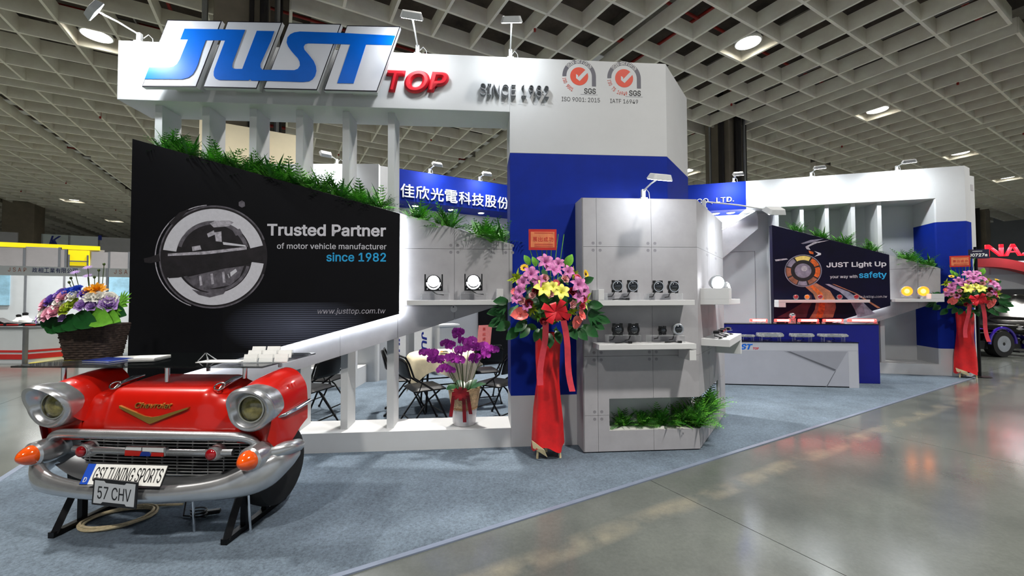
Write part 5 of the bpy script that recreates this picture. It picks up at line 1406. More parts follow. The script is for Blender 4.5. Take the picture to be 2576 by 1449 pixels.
chs = [(-1.05, 4.93, 122, 'black folding chair at the front left of the round table, white tag on its back'), (-1.42, 5.50, 105, 'black folding chair behind the front left one, back towards the banners'), (-.20, 5.16, -125, 'black folding chair right of the orchid, partly behind its leaves'),
       (-.42, 6.05, -160, 'black folding chair at the far side of the table, its back above the orchid'), (-2.40, 4.88, -105, 'black folding chair nearest the red car, left of the fins'), (-2.50, 5.50, -100, 'black folding chair just behind the one nearest the red car')]
for i, (x, y, rz, lb) in enumerate(chs):
    o = ch0 if i == 0 else copy_tree(ch0); chair(o, x, y, rz, lb)
tg = MB().box(-.025, .025, .297, .2985, .735, .765).build('price_tag', PAPER, ch0)

# ============================================================ red car-front counter
CARP = Vector((-2.303, 2.60, 0.008)); CARR = -4.0
car = thing('car_front_counter', 'bright red classic car front with chrome bumper made into a reception counter', 'counter', CARP, CARR)
CRD = mat('car_red', (192, 20, 6), 0.3, var=0.04, vs=4, coat=.35); TYRE = mat('tyre_rubber', (16, 16, 17), .7, var=.1, vs=20); GOLD = mat('gold_trim', (214, 176, 92), .3, .9, var=.05); HLENS = mat('headlamp_glass', (128, 122, 74), .12, var=.25, vs=30, coat=1.0); DKC = mat('cavity_dark', (22, 22, 24), .8, var=.2); GRIL = mat('grille_silver', (196, 198, 200), .35, .7, var=.04, vs=12)
ORL = mat('amber_signal_lens', (226, 84, 14), .12, var=.08, vs=14, coat=1.0); RDL = mat('red_pod_lens', (150, 10, 20), .12, var=.06, coat=1.0); SBUMP = mat('bumper_silver', (196, 198, 201), .26, .8, var=.04, vs=7)
def cr(ps, n):
    """smooth samples through control points"""
    ps = [Vector(p) for p in ps]; out = []; m = len(ps) - 1
    for i in range(n):
        t = i / (n - 1) * m; k = min(int(t), m - 1); f = t - k
        p0, p1, p2, p3 = ps[max(k - 1, 0)], ps[k], ps[k + 1], ps[min(k + 2, m)]
        out.append(.5 * ((2 * p1) + (p2 - p0) * f + (2 * p0 - 5 * p1 + 4 * p2 - p3) * f * f + (3 * p1 - p0 - 3 * p2 + p3) * f ** 3))
    return out
def loft(rows, nu, nv):
    R1 = [cr(r, nv) for r in rows]
    cols = [cr([R1[i][j] for i in range(len(rows))], nu) for j in range(nv)]
    m = MB(); vs = [cols[j][i] for i in range(nu) for j in range(nv)]
    m.add(vs, [(i * nv + j, (i + 1) * nv + j, (i + 1) * nv + j + 1, i * nv + j + 1) for i in range(nu - 1) for j in range(nv - 1)])
    return m
# hood and nose
def hood_row(x):
    a = abs(x)
    ctr_ = [(.055, .640), (.03, .652), (.028, .70), (.045, .78), (.06, .845), (.085, .895), (.14, .922), (.26, .94), (.39, .955)]
    val = [(.075, .630), (.06, .645), (.065, .70), (.085, .77), (.105, .82), (.135, .855), (.19, .872), (.28, .885), (.39, .90)]
    f = 0 if a < .30 else min(1, (a - .30) / .13); f = f * f * (3 - 2 * f)
    bow = .05 * (a / .6) ** 2
    return [(x, p[0] + (q[0] - p[0]) * f + bow * .4, p[1] + (q[1] - p[1]) * f) for p, q in zip(ctr_, val)]
loft([hood_row(x) for x in (-.62, -.5, -.44, -.38, -.32, -.24, 0, .24, .32, .38, .44, .5, .62)], 61, 37).build('hood', CRD, car, True, ang=60)
for s in (-1, 1):
    def sec(y, pts): return [(s * x, y, z) for x, z in pts]
    rows = [sec(.035, [(.545, .74), (.55, .83), (.59, .905), (.66, .935), (.735, .915), (.79, .85), (.80, .78), (.79, .70), (.77, .62)]),
            sec(.08, [(.52, .70), (.53, .83), (.575, .925), (.655, .96), (.74, .94), (.80, .86), (.812, .76), (.81, .64), (.80, .55)]),
            sec(.15, [(.50, .70), (.515, .84), (.565, .94), (.65, .98), (.74, .958), (.803, .875), (.818, .76), (.818, .63), (.81, .53)]),
            sec(.23, [(.50, .72), (.515, .85), (.565, .952), (.65, .995), (.742, .972), (.806, .886), (.82, .78), (.82, .66), (.815, .56)]),
            sec(.31, [(.50, .74), (.515, .86), (.565, .96), (.65, 1.005), (.742, .982), (.806, .895), (.82, .80), (.82, .70), (.818, .615)]),
            sec(.39, [(.50, .75), (.515, .87), (.565, .965), (.65, 1.01), (.742, .986), (.806, .90), (.82, .81), (.822, .73), (.822, .655)])]
    loft(rows, 31, 29).build('fender', CRD, car, True, ang=60)
    MB().tube([(s * .80, .07, .745), (s * .822, .12, .75), (s * .832, .25, .762), (s * .834, .39, .775)], [.006, .017, .019, .02], 10, flat=.8).build('side_trim', CHROME, car, True)
    for k in range(3): MB().tube([(s * .788, .22 + k * .03, .925), (s * .80, .218 + k * .03, .90)], .007, 6).build('fender_hash_mark', CRD, car, True)
    # red panel below the headlamp, joining nose, fender and bumper
    loft([[(s * x, y, .76), (s * x, y - .012, .70), (s * x, y - .008, .64), (s * x, y + .005, .575)] for x, y in ((.53, .085), (.60, .08), (.68, .07), (.745, .07), (.79, .095), (.808, .14))], 21, 9).build('lamp_valance', CRD, car, True, ang=60)
    # headlamp with its peaked chrome hood
    cxh, czh = s * .672, .812
    def bez(u, v, s=s):
        a = 2 * PI * u; ca, sa = math.cos(a), math.sin(a)
        brow = max(0, sa + .15) ** 1.3; outw = max(0, ca * s * .75 + sa * .55)
        seq = [(.078, .045, 0), (.092, .012, .3), (.112, -.01, .75), (.128, -.012, 1.0), (.142, .01, 1.0), (.146, .07, .6), (.142, .13, .2)]
        t = v * 6; k = min(5, int(t)); f = t - k
        r = seq[k][0] + (seq[k + 1][0] - seq[k][0]) * f; y = seq[k][1] + (seq[k + 1][1] - seq[k][1]) * f; b = seq[k][2] + (seq[k + 1][2] - seq[k][2]) * f
        r += .03 * outw ** 2 * b
        return (cxh + r * ca, y - .062 * brow * b, czh + r * sa * .98)
    bz = MB().grid(49, 19, bez).build('headlamp_bezel', SBUMP, car, True, ang=70)
    MB().ball((cxh, .045, czh), .082, 24, 12, (1, .42, 1)).build('headlamp_lens', HLENS, bz, True)
    MB().ring((cxh, czh), .086, .077, .018, .03, n=40).build('lens_ring', CHROME, bz)
    # bumper pod with amber signal lens
    px_, pz_ = s * .715, .525
    pod_ = MB().lathe([(.05, -.16), (.07, -.10), (.078, -.03), (.074, .045), (.062, .055)], 24, Matrix.Translation((px_, .0, pz_)) @ RX).build('bumper_pod', SBUMP, car, True)
    MB().lathe([(.060, .045), (.061, .06), (.052, .085), (.034, .112), (.014, .128), (.002, .132)], 22, Matrix.Translation((px_, .0, pz_)) @ RX).build('amber_lens', ORL, pod_, True)
    MB().prism([(s * .585, .40), (s * .66, .37), (s * .80, .43), (s * .80, .58), (s * .70, .60), (s * .60, .62)], .125, .14).build('bumper_return', SILVER, car)
    # side wing of the bumper
    MB().tube([(s * .73, .07, .525), (s * .79, .10, .53), (s * .832, .17, .525), (s * .845, .25, .515), (s * .842, .29, .51)], [.045, .05, .046, .04, .022], 14).build('bumper_wing', SBUMP, car, True)
    MB().lathe([(.05, -.03), (.048, .01), (.036, .028), (.038, .034), (.03, .038)], 20, Matrix.Translation((s * .435, .03, .535)) @ RX).build('grille_pod', GRIL, car, True)
    MB().ball((s * .435, -.008, .535), .035, 16, 8, (1, .55, 1)).build('grille_pod_lens', RDL, car, True)
    # hood rocket
    hx = .37 * s
    MB().tube([(hx, .13, .925 if False else .905), (hx, .17, .925), (hx, .26, .945), (hx, .34, .955)], [.004, .014, .016, .005], 10, flat=1.3).build('hood_rocket', CHROME, car, True)
    MB().tube([(hx + .035 * math.cos(a), .135 + .02 * math.sin(a), .925 + .02 * math.sin(a)) for a in [2 * PI * k / 14 for k in range(15)]], .005, 6).build('rocket_ring', CHROME, car, True)
# wrap-around lower bumper
bp = [(-.822, .25, .465, .04), (-.82, .17, .45, .07), (-.79, .05, .425, .095), (-.70, -.03, .395, .09), (-.55, -.075, .36, .062), (-.3, -.095, .335, .05), (0, -.105, .328, .05), (.3, -.095, .335, .05), (.55, -.075, .36, .062), (.70, -.03, .395, .09), (.79, .05, .425, .095), (.82, .17, .45, .07), (.822, .25, .465, .04)]
cen_ = cr([p[:3] for p in bp], 61); hh = [v.x for v in cr([(p[3], 0, 0) for p in bp], 61)]
mb = MB(); n = 14; vs = []
for i, c in enumerate(cen_):
    t = (cen_[min(i + 1, 60)] - cen_[max(i - 1, 0)]); t.z = 0; t.normalize(); out = Vector((t.y, -t.x, 0))
    for k in range(n):
        a = 2 * PI * k / n; vs.append(c + out * (.036 * math.cos(a)) + Vector((0, 0, 1)) * (hh[i] * math.sin(a)))
mb.add(vs, [(i * n + k, i * n + (k + 1) % n, (i + 1) * n + (k + 1) % n, (i + 1) * n + k) for i in range(60) for k in range(n)] + [tuple(range(n)), tuple(60 * n + k for k in range(n - 1, -1, -1))])
mb.build('lower_bumper', SBUMP, car, True, ang=60)
# apron between bumper and grille
loft([[(x * .93, -.06 + .09 * (abs(x) / .7) ** 2.4, .350 + .075 * (abs(x) / .7) ** 2.6), (x * .9, .03 + .05 * (abs(x) / .7) ** 2, .342 + .09 * (abs(x) / .7) ** 2.8), (x * .86, .118, .345 + .11 * (abs(x) / .7) ** 3)] for x in (-.72, -.6, -.45, -.2, 0, .2, .45, .6, .72)], 41, 7).build('apron', SILVER, car, True, ang=60)
# chrome bar over the grille with its turned-down ends
tb_ = [(-.70, .05, .575), (-.665, .03, .618), (-.58, .015, .640), (-.3, -.015, .650), (0, -.025, .653), (.3, -.015, .650), (.58, .015, .640), (.665, .03, .618), (.70, .05, .575)]
MB().tube(cr(tb_, 41), [.03 + .008 * math.sin(PI * i / 40) for i in range(41)], 14, flat=.8).build('grille_top_bar', SBUMP, car, True, ang=60)
# grille
MB().prism([(-.50, .34), (.50, .34), (.63, .48), (.63, .60), (.58, .645), (-.58, .645), (-.63, .60), (-.63, .48)], .15, .165).build('grille_backing', DKC, car)
for k in range(14):
    z = .358 + k * .0205; hw = .47 + .135 * min(1, k / 6) - (.03 if k == 13 else 0)
    MB().tube([(-hw, .118, z), (-hw * .5, .104, z), (0, .10, z), (hw * .5, .104, z), (hw, .118, z)], .0042, 6).build('grille_bar', GRIL, car)
for k in range(-5, 6):
    x = k * .105; MB().box(x - .003, x + .003, .107 + .0005 * k * k, .116 + .0005 * k * k, .35 if abs(k) < 5 else .40, .625).build('grille_upright', GRIL, car)
MB().tube([(-.54, .045, .533), (-.45, .03, .535), (-.15, .018, .537), (.15, .018, .537), (.45, .03, .535), (.54, .045, .533)], .022, 12).build('centre_bar', SBUMP, car, True)
em = MB().box(-.135, .135, -.012, .02, .515, .575).build('centre_emblem', SBUMP, car, bevel=.008)
ERD = mat('enamel_red', (196, 40, 34), .25, var=.04); EBL = mat('enamel_blue', (34, 60, 150), .25, var=.04); EWH = mat('enamel_white', (225, 228, 230), .25, var=.02)
for nm, pts, mm in (('enamel_field', [(-.13, .519), (-.03, .519), (-.015, .548), (-.128, .552)], ERD), ('enamel_field', [(-.03, .519), (.04, .519), (.046, .53), (.03, .545), (-.02, .545)], EBL), ('enamel_field', [(.045, .519), (.13, .519), (.13, .541), (.05, .543)], ERD), ('enamel_field', [(-.01, .549), (.13, .545), (.13, .57), (-.01, .571)], EWH), ('enamel_field', [(-.128, .555), (-.02, .552), (-.02, .571), (-.12, .571)], EWH)):
    MB().prism(pts, -.015, -.011).build(nm, mm, em)
# gold V and script
def nose_y(x): return .035 + .03 * (abs(x) / .3) ** 2
gv = MB(); P_ = [(-.235, .815), (-.05, .755), (0, .748), (.05, .755), (.24, .812), (.235, .80), (.02, .715), (0, .708), (-.02, .715), (-.23, .80)]
n = len(P_); gv.add([(x, .018 + (z - .71) * .2, z) for x, z in P_] + [(x, .07, z) for x, z in P_], [tuple(range(n))] + [(i, i + n, (i + 1) % n + n, (i + 1) % n) for i in range(n)])
gv.build('gold_v_emblem', GOLD, car)
text_part('script_lettering', 'Chevrolet', -.13, .12, .80, .835, -.056, .012, GOLD, car, .3, 0)
# number plates
PLW = mat('plate_white', (222, 222, 218), .4, var=.02); PLB = mat('plate_blue', (30, 74, 180), .4, var=.04); PLK = mat('plate_black', (24, 24, 26), .45, var=.1); PLG = mat('plate_grey', (182, 186, 190), .4, var=.02)
Mp = Matrix.Translation((-.02, -.115, .445)) @ Matrix.Rotation(R(-26), 4, 'X')
pl = MB().box(-.26, .26, -.004, .004, -.06, .06, Mp).build('number_plate', PLK, car, bevel=.002)
MB().box(-.205, .256, -.0055, -.004, -.056, .056, Mp).build('plate_field', PLW, pl); MB().box(-.256, -.206, -.0055, -.004, -.056, .056, Mp).build('plate_band', PLB, pl)
text_part('lettering', 'GSI TUNING SPORTS', -.19, .245, -.038, .04, .0055, .0012, PLK, pl, 0, .0, 1.0, Mp); text_part('lettering', 'D', -.242, -.222, -.045, -.018, .0055, .0012, PLW, pl, 0, .0, 1.0, Mp)
Mq = Matrix.Translation((-.022, -.165, .36)) @ Matrix.Rotation(R(4), 4, 'Y')
pl2 = MB().box(-.14, .14, -.004, .004, -.078, .078, Mq).build('number_plate', PLK, car, bevel=.002)
MB().prism([(-.128, -.066), (-.08, -.066), (-.07, -.055), (.07, -.055), (.08, -.066), (.128, -.066), (.128, .066), (.07, .066), (.06, .055), (-.06, .055), (-.07, .066), (-.128, .066)], -.0055, -.004).build('plate_field', PLG, pl2)
pl2.children[0].data.transform(Mq)
text_part('lettering', '57 CHV', -.105, .105, -.038, .035, .0055, .0012, PLK, pl2, 0, .0, 1.0, Mq)
# dark inner block added to keep light out, then wheel and stand
MB().prism([(-.60, .45), (.60, .45), (.70, .56), (.72, .86), (.40, .87), (-.40, .87), (-.72, .86), (-.70, .56)], .20, .375).build('light_block', DKC, car)
for s in (-1, 1):
    Mw = Matrix.Translation((s * .60, .36, .335)) @ Matrix.Rotation(R(90), 4, 'Y')
    w = MB().lathe([(.15, -.08), (.22, -.085), (.255, -.065), (.265, 0), (.255, .065), (.22, .085), (.15, .08)], 36, Mw).build('tyre', TYRE, car, True)
    MB().lathe([(.001, s * .05), (.09, s * .06), (.145, s * .07), (.155, s * .08)], 30, Mw, cap=False).build('hub_cap', CHROME, w, True)
for x in (-.60, .545):
    m = MB().box(x - .02, x + .02, -.03, .56, 0.0, .035).build('stand_foot', STEELB, car)
    m = MB(); m.tube([(x, -.01, .02), (x, .14, .32)], .026, 4, flat=1).build('stand_brace', STEELB, car); MB().box(x - .018, x + .018, .13, .165, .035, .36).build('stand_post', STEELB, car); MB().box(x - .018, x + .018, .33, .365, .035, .42).build('stand_post', STEELB, car)
MB().box(-.62, .57, .13, .17, .36, .40).build('stand_rail', STEELB, car); MB().box(-.62, .57, .13, .37, .40, .44).build('stand_rail', STEELB, car)
for x in (.24, .62): MB().tube([(x - .02, .1, .30), (x, .10, .0)], .008, 8).build('support_rod', CHROME, car)
# ------------------------------------------------------------ glass top
GLS = mat('smoked_glass', (16, 19, 20), .03, var=.02, alpha=.72, spec=.5)
gl = thing('glass_top', 'dark smoked glass counter top standing on steel studs over the red hood', 'glass top', CARP + Vector((-.21, .46, 1.04)), -2.0)
MB().box(-.87, .87, -.31, .38, 0, .012).build('pane', GLS, gl, bevel=.002)
for x, y, zb0 in ((-.55, -.26, -.12), (.18, -.26, -.10), (.72, -.26, -.075), (-.5, .1, -.1), (.18, .1, -.09), (.74, .1, -.06)):
    MB().lathe([(.014, zb0), (.014, -.006), (.022, -.005), (.022, 0)], 14, Matrix.Translation((x, y, 0))).build('stud', CHROME, gl, True)
GZ = CARP.z + 1.04 + .012
def on_glass(px, py): return on_z(px, py, GZ)
# papers and card rack
def sheet(px, py, w, d, h, rz, m, label, cat, grp):
    p = on_glass(px, py); t = thing('brochure' if cat == 'brochure' else 'leaflet', label, cat, p, rz, grp)
    k = max(1, int(h / .004))
    for i in range(min(k, 5)): MB().box(-w / 2, w / 2, -d / 2, d / 2, i * h / min(k, 5), (i + 1) * h / min(k, 5) - .0006, Matrix.Rotation(R((i * 37) % 9 - 4), 4, 'Z')).build('page_block', m if i % 2 == 0 else PAPER, t)
    return t
DBL = mat('brochure_blue', (40, 60, 140), .35, var=.3, vs=12)
sheet(345, 902, .34, .2, .012, 14, PAPER, 'white brochure pile on the glass, right of the flower basket', 'brochure', 'papers on the glass top')
sheet(272, 908, .24, .16, .014, -8, DBL, 'dark blue printed brochures in front of the flower basket', 'brochure', 'papers on the glass top')
sheet(560, 909, .3, .12, .004, 4, PAPER, 'loose white sheet beside the card holder', 'leaflet', 'papers on the glass top')
p = on_glass(655, 912); ch = thing('card_holder', 'clear acrylic holder with rows of white name cards on the glass', 'card holder', p, 3)
for r_ in range(3):
    for c_ in range(3):
        x = -.115 + c_ * .105; y = -.03 + r_ * .05; z = r_ * .022
        MB().box(x, x + .098, y, y + .004, 0.0 if r_ == 0 else z, z + .035).build('front_lip', ACRY, ch)
        if not (r_ == 2 and c_ == 2): MB().box(x + .004, x + .094, -.006, .006, 0, .055, Matrix.Translation((0, y + .022, z + .004)) @ Matrix.Rotation(R(-18), 4, 'X')).build('card_stack', PAPER, ch)
MB().box(-.12, .205, -.035, .12, 0, .004).build('tray', ACRY, ch)
p = on_glass(522, 908); sg = thing('table_sign', 'small folded wire sign stand on the glass', 'sign stand', p, 0)
for s in (-1, 1): MB().tube([(s * .035 - .02, -.02, 0.0), (0 - .02 + s * .004, .01, .055), (.02 + s * .03, .03, 0)], .004, 6).build('wire', ALU, sg)

# ------------------------------------------------------------ flower basket
WICK = mat('dark_wicker', (58, 46, 40), .8, var=.4, vs=30, bump=.4, bs=120)
bp0 = on_y(237, 900, 3.17); bp0.z = GZ
bk = thing('flower_basket', 'dark woven basket of pastel roses, lilac and an orange bloom on the glass', 'flower basket', bp0, 8)
for k in range(15):
    f = k / 14; w = .185 + .055 * f; z = .009 + k * .0185; pts = []
    for i in range(33):
        a = 2 * PI * i / 32; c, s = math.cos(a), math.sin(a); q = (abs(c) ** 5 + abs(s) ** 5) ** (-1 / 5)
        rr = w + (.003 if (i + k) % 2 else -.003); pts.append((rr * q * c, rr * .8 * q * s, z))
    MB().tube(pts, .0105, 6, cap=False).build('weave_row', WICK, bk, True)
MB().box(-.16, .16, -.12, .12, 0, .01).build('bottom', WICK, bk)
MB().ball((0, 0, .26), .2, 18, 10, (1.1, .85, .5)).build('foam_core', GR2, bk, True)
rn = random.Random(9)
BF = [('rose', 'pk', 790, 860, 2.1), ('rose', 'pk', 690, 890, 1.9), ('rose', 'pk', 830, 720, 1.7), ('rose', 'pk', 590, 790, 1.7), ('rose', 'wh', 600, 890, 1.7), ('rose', 'wh', 795, 785, 1.6), ('rose', 'wh', 940, 715, 1.6), ('rose', 'wh', 1120, 725, 1.5), ('rose', 'wh', 1210, 725, 1.6), ('rose', 'wh', 1300, 735, 1.6),
      ('rose', 'pu', 665, 755, 1.7), ('rose', 'pu', 1040, 690, 1.3), ('rose', 'bl', 930, 655, 1.5), ('rose', 'bl', 850, 680, 1.5), ('rose', 'pu', 760, 680, 1.4), ('rose', 'lv', 1060, 805, 1.5), ('rose', 'lv', 1160, 815, 1.2), ('rose', 'lv', 1310, 800, 2.0), ('rose', 'lv', 525, 915, 1.5), ('rose', 'lv', 860, 920, 1.0), ('rose', 'lv', 740, 710, 1.3), ('rose', 'yg', 905, 840, 1.7), ('rose', 'yg', 955, 785, 1.4), ('dahlia', 'orr', 1150, 650, 1.5), ('dahlia', 'orr', 1070, 660, 1.1), ('rose', 'wh', 520, 820, 1.2)]
def bpos(zx, zy):
    x = (zx / 4.14 - 238) / 318.0; z = (906 - (580 + zy / 4.14)) / 318.0; q = 1 - (x / .42) ** 2 - ((z - .34) / .26) ** 2
    return Vector((x, -.24 * math.sqrt(max(.02, q)), z))
for kind, mk, x, y, s in BF:
    p = bpos(x, y); flower(bk, kind, FCOL[mk], p, (p.x * 1.2, -.5, (p.z - .3) * 1.4 + .25), s, rn.uniform(0, 6))
for x, y, s, m in ((1150, 900, 2.4, LEAFL), (1020, 930, 2.2, LEAF), (1270, 900, 2.0, LEAFL), (880, 960, 2.0, LEAF), (640, 990, 2.0, LEAF), (760, 985, 1.8, LEAF), (1360, 860, 1.6, LEAF), (560, 960, 1.6, LEAF)):
    p = bpos(x, y); o = flower(bk, 'leaf', m, p + Vector((-.05, .02, .02)), (0, -1, .3), s, -.3, name='leaf')
for k in range(4):
    p = bpos(1400 - k * 15, 760 + 25 * k); flower(bk, 'palm', LEAFL, p, (-.2, -1, .3), .8, .7 - k * .5, name='leaf')
for x, y, kd in ((905, 395, 1), (760, 448, 1), (905, 485, 1), (1095, 350, 0), (1035, 415, 0), (690, 545, 0), (710, 500, 0), (985, 490, 0)):
    p = bpos(x, y); p.y = -.02; MB().tube([(p.x * .5, 0, .35), (p.x * .75, -.01, (.35 + p.z) / 2), p], .0035, 5).build('flower_stem', STEM, bk, True)
    if kd: flower(bk, 'gerbera', FCOL['lv'], p, (0, -.5, 1), 1.0, 0, name='scabious')
    else: MB().ball(p, .012, 8, 6).build('bud', STEM, bk, True)
bk.scale = (.76, .72, .95)
# ------------------------------------------------------------ rope and cable on the carpet
ROPE = mat('beige_rope', (186, 172, 140), .85, var=.12, vs=40)
p = on_z(300, 1308, .008); pts = []
for i in range(120):
    a = i / 119 * 2 * PI * 4.2; rr = .17 + .012 * math.sin(a * .7); pts.append((rr * math.cos(a) * 1.15, rr * .8 * math.sin(a), .012 + .0035 * (i // 28) + .004 * math.sin(a * 2.3)))
pts += [(.26, .10, .012), (.33, .08, .012)]
o = MB().tube(pts, .0085, 7).build('rope_coil', ROPE, None, True); o.location = p; o.rotation_euler = (0, 0, R(20)); tag(o, 'beige rope lying in a loose coil under the car front', 'rope')
p = on_z(500, 1305, .008); pc_ = thing('power_cable', 'black power cable bundled on the carpet under the car front', 'cable', p, 0)
pts = [(-.27, .28, .30), (-.2, .15, .1), (-.12, .02, .01)] + [(.05 * math.cos(a) - .0, .035 * math.sin(a), .012 + .002 * k) for k, a in enumerate([i * .6 for i in range(30)])]
MB().tube(pts, .0055, 6).build('cord', BLKPL, pc_, True); MB().box(.03, .12, -.0, .035, .012, .04, Matrix.Rotation(R(20), 4, 'Z')).build('adapter', BLKPL, pc_, bevel=.005)

# ============================================================ neighbouring stands on the left
SHELLW = mat('shell_scheme_white', (206, 212, 216), .6, var=.02, vs=2); SHELLG = mat('shell_scheme_grey', (176, 174, 178), .6, var=.03, vs=2); YELF = mat('yellow_fascia', (250, 226, 20), .5, var=.03, emis=(255, 230, 30), es=.55); REDS = mat('red_stripe', (200, 44, 40), .5, var=.03)  # the yellow has a faint emission standing in for lamplight on it
FJ = Frame(-13.1, 10.5, HALL)
js = fthing(FJ, 'trade_stand', 'white shell-scheme stand with a lettered fascia at the far left', 'trade stand')
uj = lambda px, w=0.0: FJ.at(px, 680, w)[0]
z1_, z0_ = FJ.at(0, 668)[1], FJ.at(0, 692)[1]
MB().box(uj(-60), uj(268), 0, .04, z0_, z1_).build('fascia', SHELLW, js); MB().box(uj(272), uj(340), 0, .04, z0_, z1_).build('fascia', SHELLW, js)
BRN = mat('letter_brown', (160, 96, 70), .5, var=.04); NVL = mat('letter_navy', (40, 50, 96), .5, var=.04)
fr_text(FJ, 'lettering', 'JSAP', 20, 66, 683, 672.5, .001, BRN, js, .003, 0, 0, 1.5)
u0, u1 = uj(80), uj(196); za, zb2 = FJ.at(80, 685.5)[1], FJ.at(80, 673)[1]
for i, chh in enumerate('政相工業有限公司'):
    cw = (u1 - u0) / 8; text_part('character', chh, u0 + cw * (i + .05), u0 + cw * (i + .95), za, zb2, .001, .003, NVL, js, 0, .012)
fr_text(FJ, 'lettering', 'JSAP', 287, 333, 689, 678, .001, BRN, js, .003, 0, 0, 1.5)
for px in (-60, 270, 345): MB().box(uj(px) - .025, uj(px) + .025, -.0, .05, 0, z1_).build('post', ALU, js)
for i, (a, b) in enumerate(((-120, -20), (-20, 66), (66, 163), (163, 250), (250, 330))):
    MB().box(uj(a, -2.2) + .02, uj(b, -2.2) - .02, 2.2, 2.23, 0, z1_).build('wall_panel', SHELLW, js); MB().box(uj(b, -2.2) - .02, uj(b, -2.2) + .02, 2.18, 2.24, 0, z1_).build('post', ALU, js)
MB().box(uj(66, -2), uj(180, -2), 1.8, 2.18, .75, .79).build('wall_shelf', SHELLW, js); MB().box(uj(66, -2), uj(180, -2), 1.8, 2.18, .0, .75).build('cabinet', SHELLW, js)
PST = mat('poster_pale_blue', (150, 196, 220), .5, var=.15, vs=3)
u0, zz0 = FJ.at(0, 768, -2.15); u1, zz1 = FJ.at(24, 692, -2.15); MB().box(u0 - .3, u1, 2.17, 2.2, zz0, zz1).build('poster', PST, js)
u0, zz0 = FJ.at(272, 745, -2.15); u1, zz1 = FJ.at(318, 695, -2.15); MB().box(u0, u1 + .3, 2.17, 2.2, zz0, zz1).build('poster', PST, js)
base(js)
for lx in (60, 200):
    la = bpy.data.lights.new('stand_light', 'AREA'); la.energy = 15; la.size = .5; lo = bpy.data.objects.new('stand_light', la); col.objects.link(lo); lo.location = FJ.world(uj(lx), -1.0, 2.75)
# products on show: small pumps and lamps in stands
def product(u, w, z, s, kind, label):
    t = thing('exhibit', label, 'exhibit', FJ.world(u, w, z), HALL, 'small exhibits in the white stand')
    if kind == 0:
        MB().box(-.1 * s, .1 * s, -.06 * s, .06 * s, 0, .09 * s).build('base', BLKPL, t, bevel=.01); MB().tube([(0, 0, .09 * s), (0, 0, .42 * s)], .014 * s, 8).build('column', BLKPL, t); MB().box(-.05 * s, .05 * s, -.02, .02, .40 * s, .46 * s).build('head', BLKPL, t, bevel=.006)
    elif kind == 1:
        MB().lathe([(.1 * s, 0), (.12 * s, .03 * s), (.11 * s, .12 * s), (.06 * s, .16 * s), (.04 * s, .22 * s)], 18).build('tank', PAPER, t, True); MB().lathe([(.045 * s, .22 * s), (.05 * s, .27 * s), (.02 * s, .29 * s)], 14).build('cap', BLKPL, t, True)
    else:
        MB().box(-.12 * s, .12 * s, -.07 * s, .07 * s, 0, .07 * s).build('body', DBL, t, bevel=.012); MB().tube([(-.08 * s, 0, .07 * s), (-.06 * s, 0, .13 * s), (.06 * s, 0, .13 * s), (.08 * s, 0, .07 * s)], .012 * s, 8).build('handle', BLKPL, t)
ex = [(112, 1, 'slim black exhibit with a tall column in the white stand', 0, 1.4), (45, 1, 'white canister exhibit, left of the tall black one', 1, 1.3), (28, 1, 'second white canister exhibit at the left of the white stand', 1, 1.1), (78, 1, 'small blue exhibit in the white stand', 2, 1.0), (92, 0, 'white canister exhibit next to the white stand shelf end', 1, .9), (62, 0, 'small blue exhibit beside the white canisters', 2, .9)]
for px, _, lb, kd, s in ex:
    w = -2.0; product(uj(px + 22, w), w, .79, s, kd, lb)
# corner counter with red stripes
FK = Frame(-12.0, 9.86, -4)
kc = fthing(FK, 'stand_counter', 'white corner counter with two red stripes at the far left edge', 'counter')
ukl, ukc = FK.at(-60, 900)[0], FK.at(62, 900)[0]
def kface(m, poly_, nm): MB().prismz(poly_, *m[:2]).build(nm, m[2], kc)
dx, dy = .42, .75
plan = [(ukl, 0), (ukc, 0), (ukc + dx, dy), (ukl, dy)]
MB().prismz(plan, .0, .84).build('body', SHELLW, kc)
def grow(e): return [(ukl, -e), (ukc + e * .4, -e), (ukc + dx + e, dy), (ukl, dy)]
MB().prismz(grow(.012), .10, .22).build('red_stripe', REDS, kc); MB().prismz(grow(.012), .265, .315).build('red_stripe', REDS, kc); MB().prismz(grow(.03), .84, .88).build('top', ALU, kc)
MB().box(ukc - .03, ukc + .04, -.03, .03, 0, .88).build('post', ALU, kc); MB().box(ukc + dx - .02, ukc + dx + .04, dy - .03, dy + .03, 0, .88).build('post', ALU, kc)
base(kc)
for i, (px, s, lb) in enumerate(((8, 1.0, 'dark exhibit case standing open on the striped counter'), (40, .8, 'black exhibit with red trim on the striped counter'), (85, .7, 'flat black and red tool on the striped counter'))):
    u = FK.at(px, 830, -.3)[0]; t = thing('exhibit', lb, 'exhibit', FK.world(u, -.3, .88), 10, 'dark exhibits on the striped counter')
    MB().prism([(-.2 * s, 0), (.2 * s, 0), (.16 * s, .06), (-.1 * s, .2 * s if i == 0 else .09), (-.22 * s, .18 * s if i == 0 else .08)], -.12, .12).build('body', BLKPL, t, bevel=.012); MB().box(-.1 * s, .18 * s, -.14, -.11, .02, .05).build('trim', REDS, t); MB().tube([(.1 * s, 0, .05), (.3 * s, -.05, .03), (.42 * s, 0, .02)], .015, 8).build('hose', BLKPL, t, True)
FG = Frame(-17.6, 14.0, HALL)
gs = fthing(FG, 'trade_stand', 'grey-white stand wall rising above the lettered fascia on the left', 'trade stand')
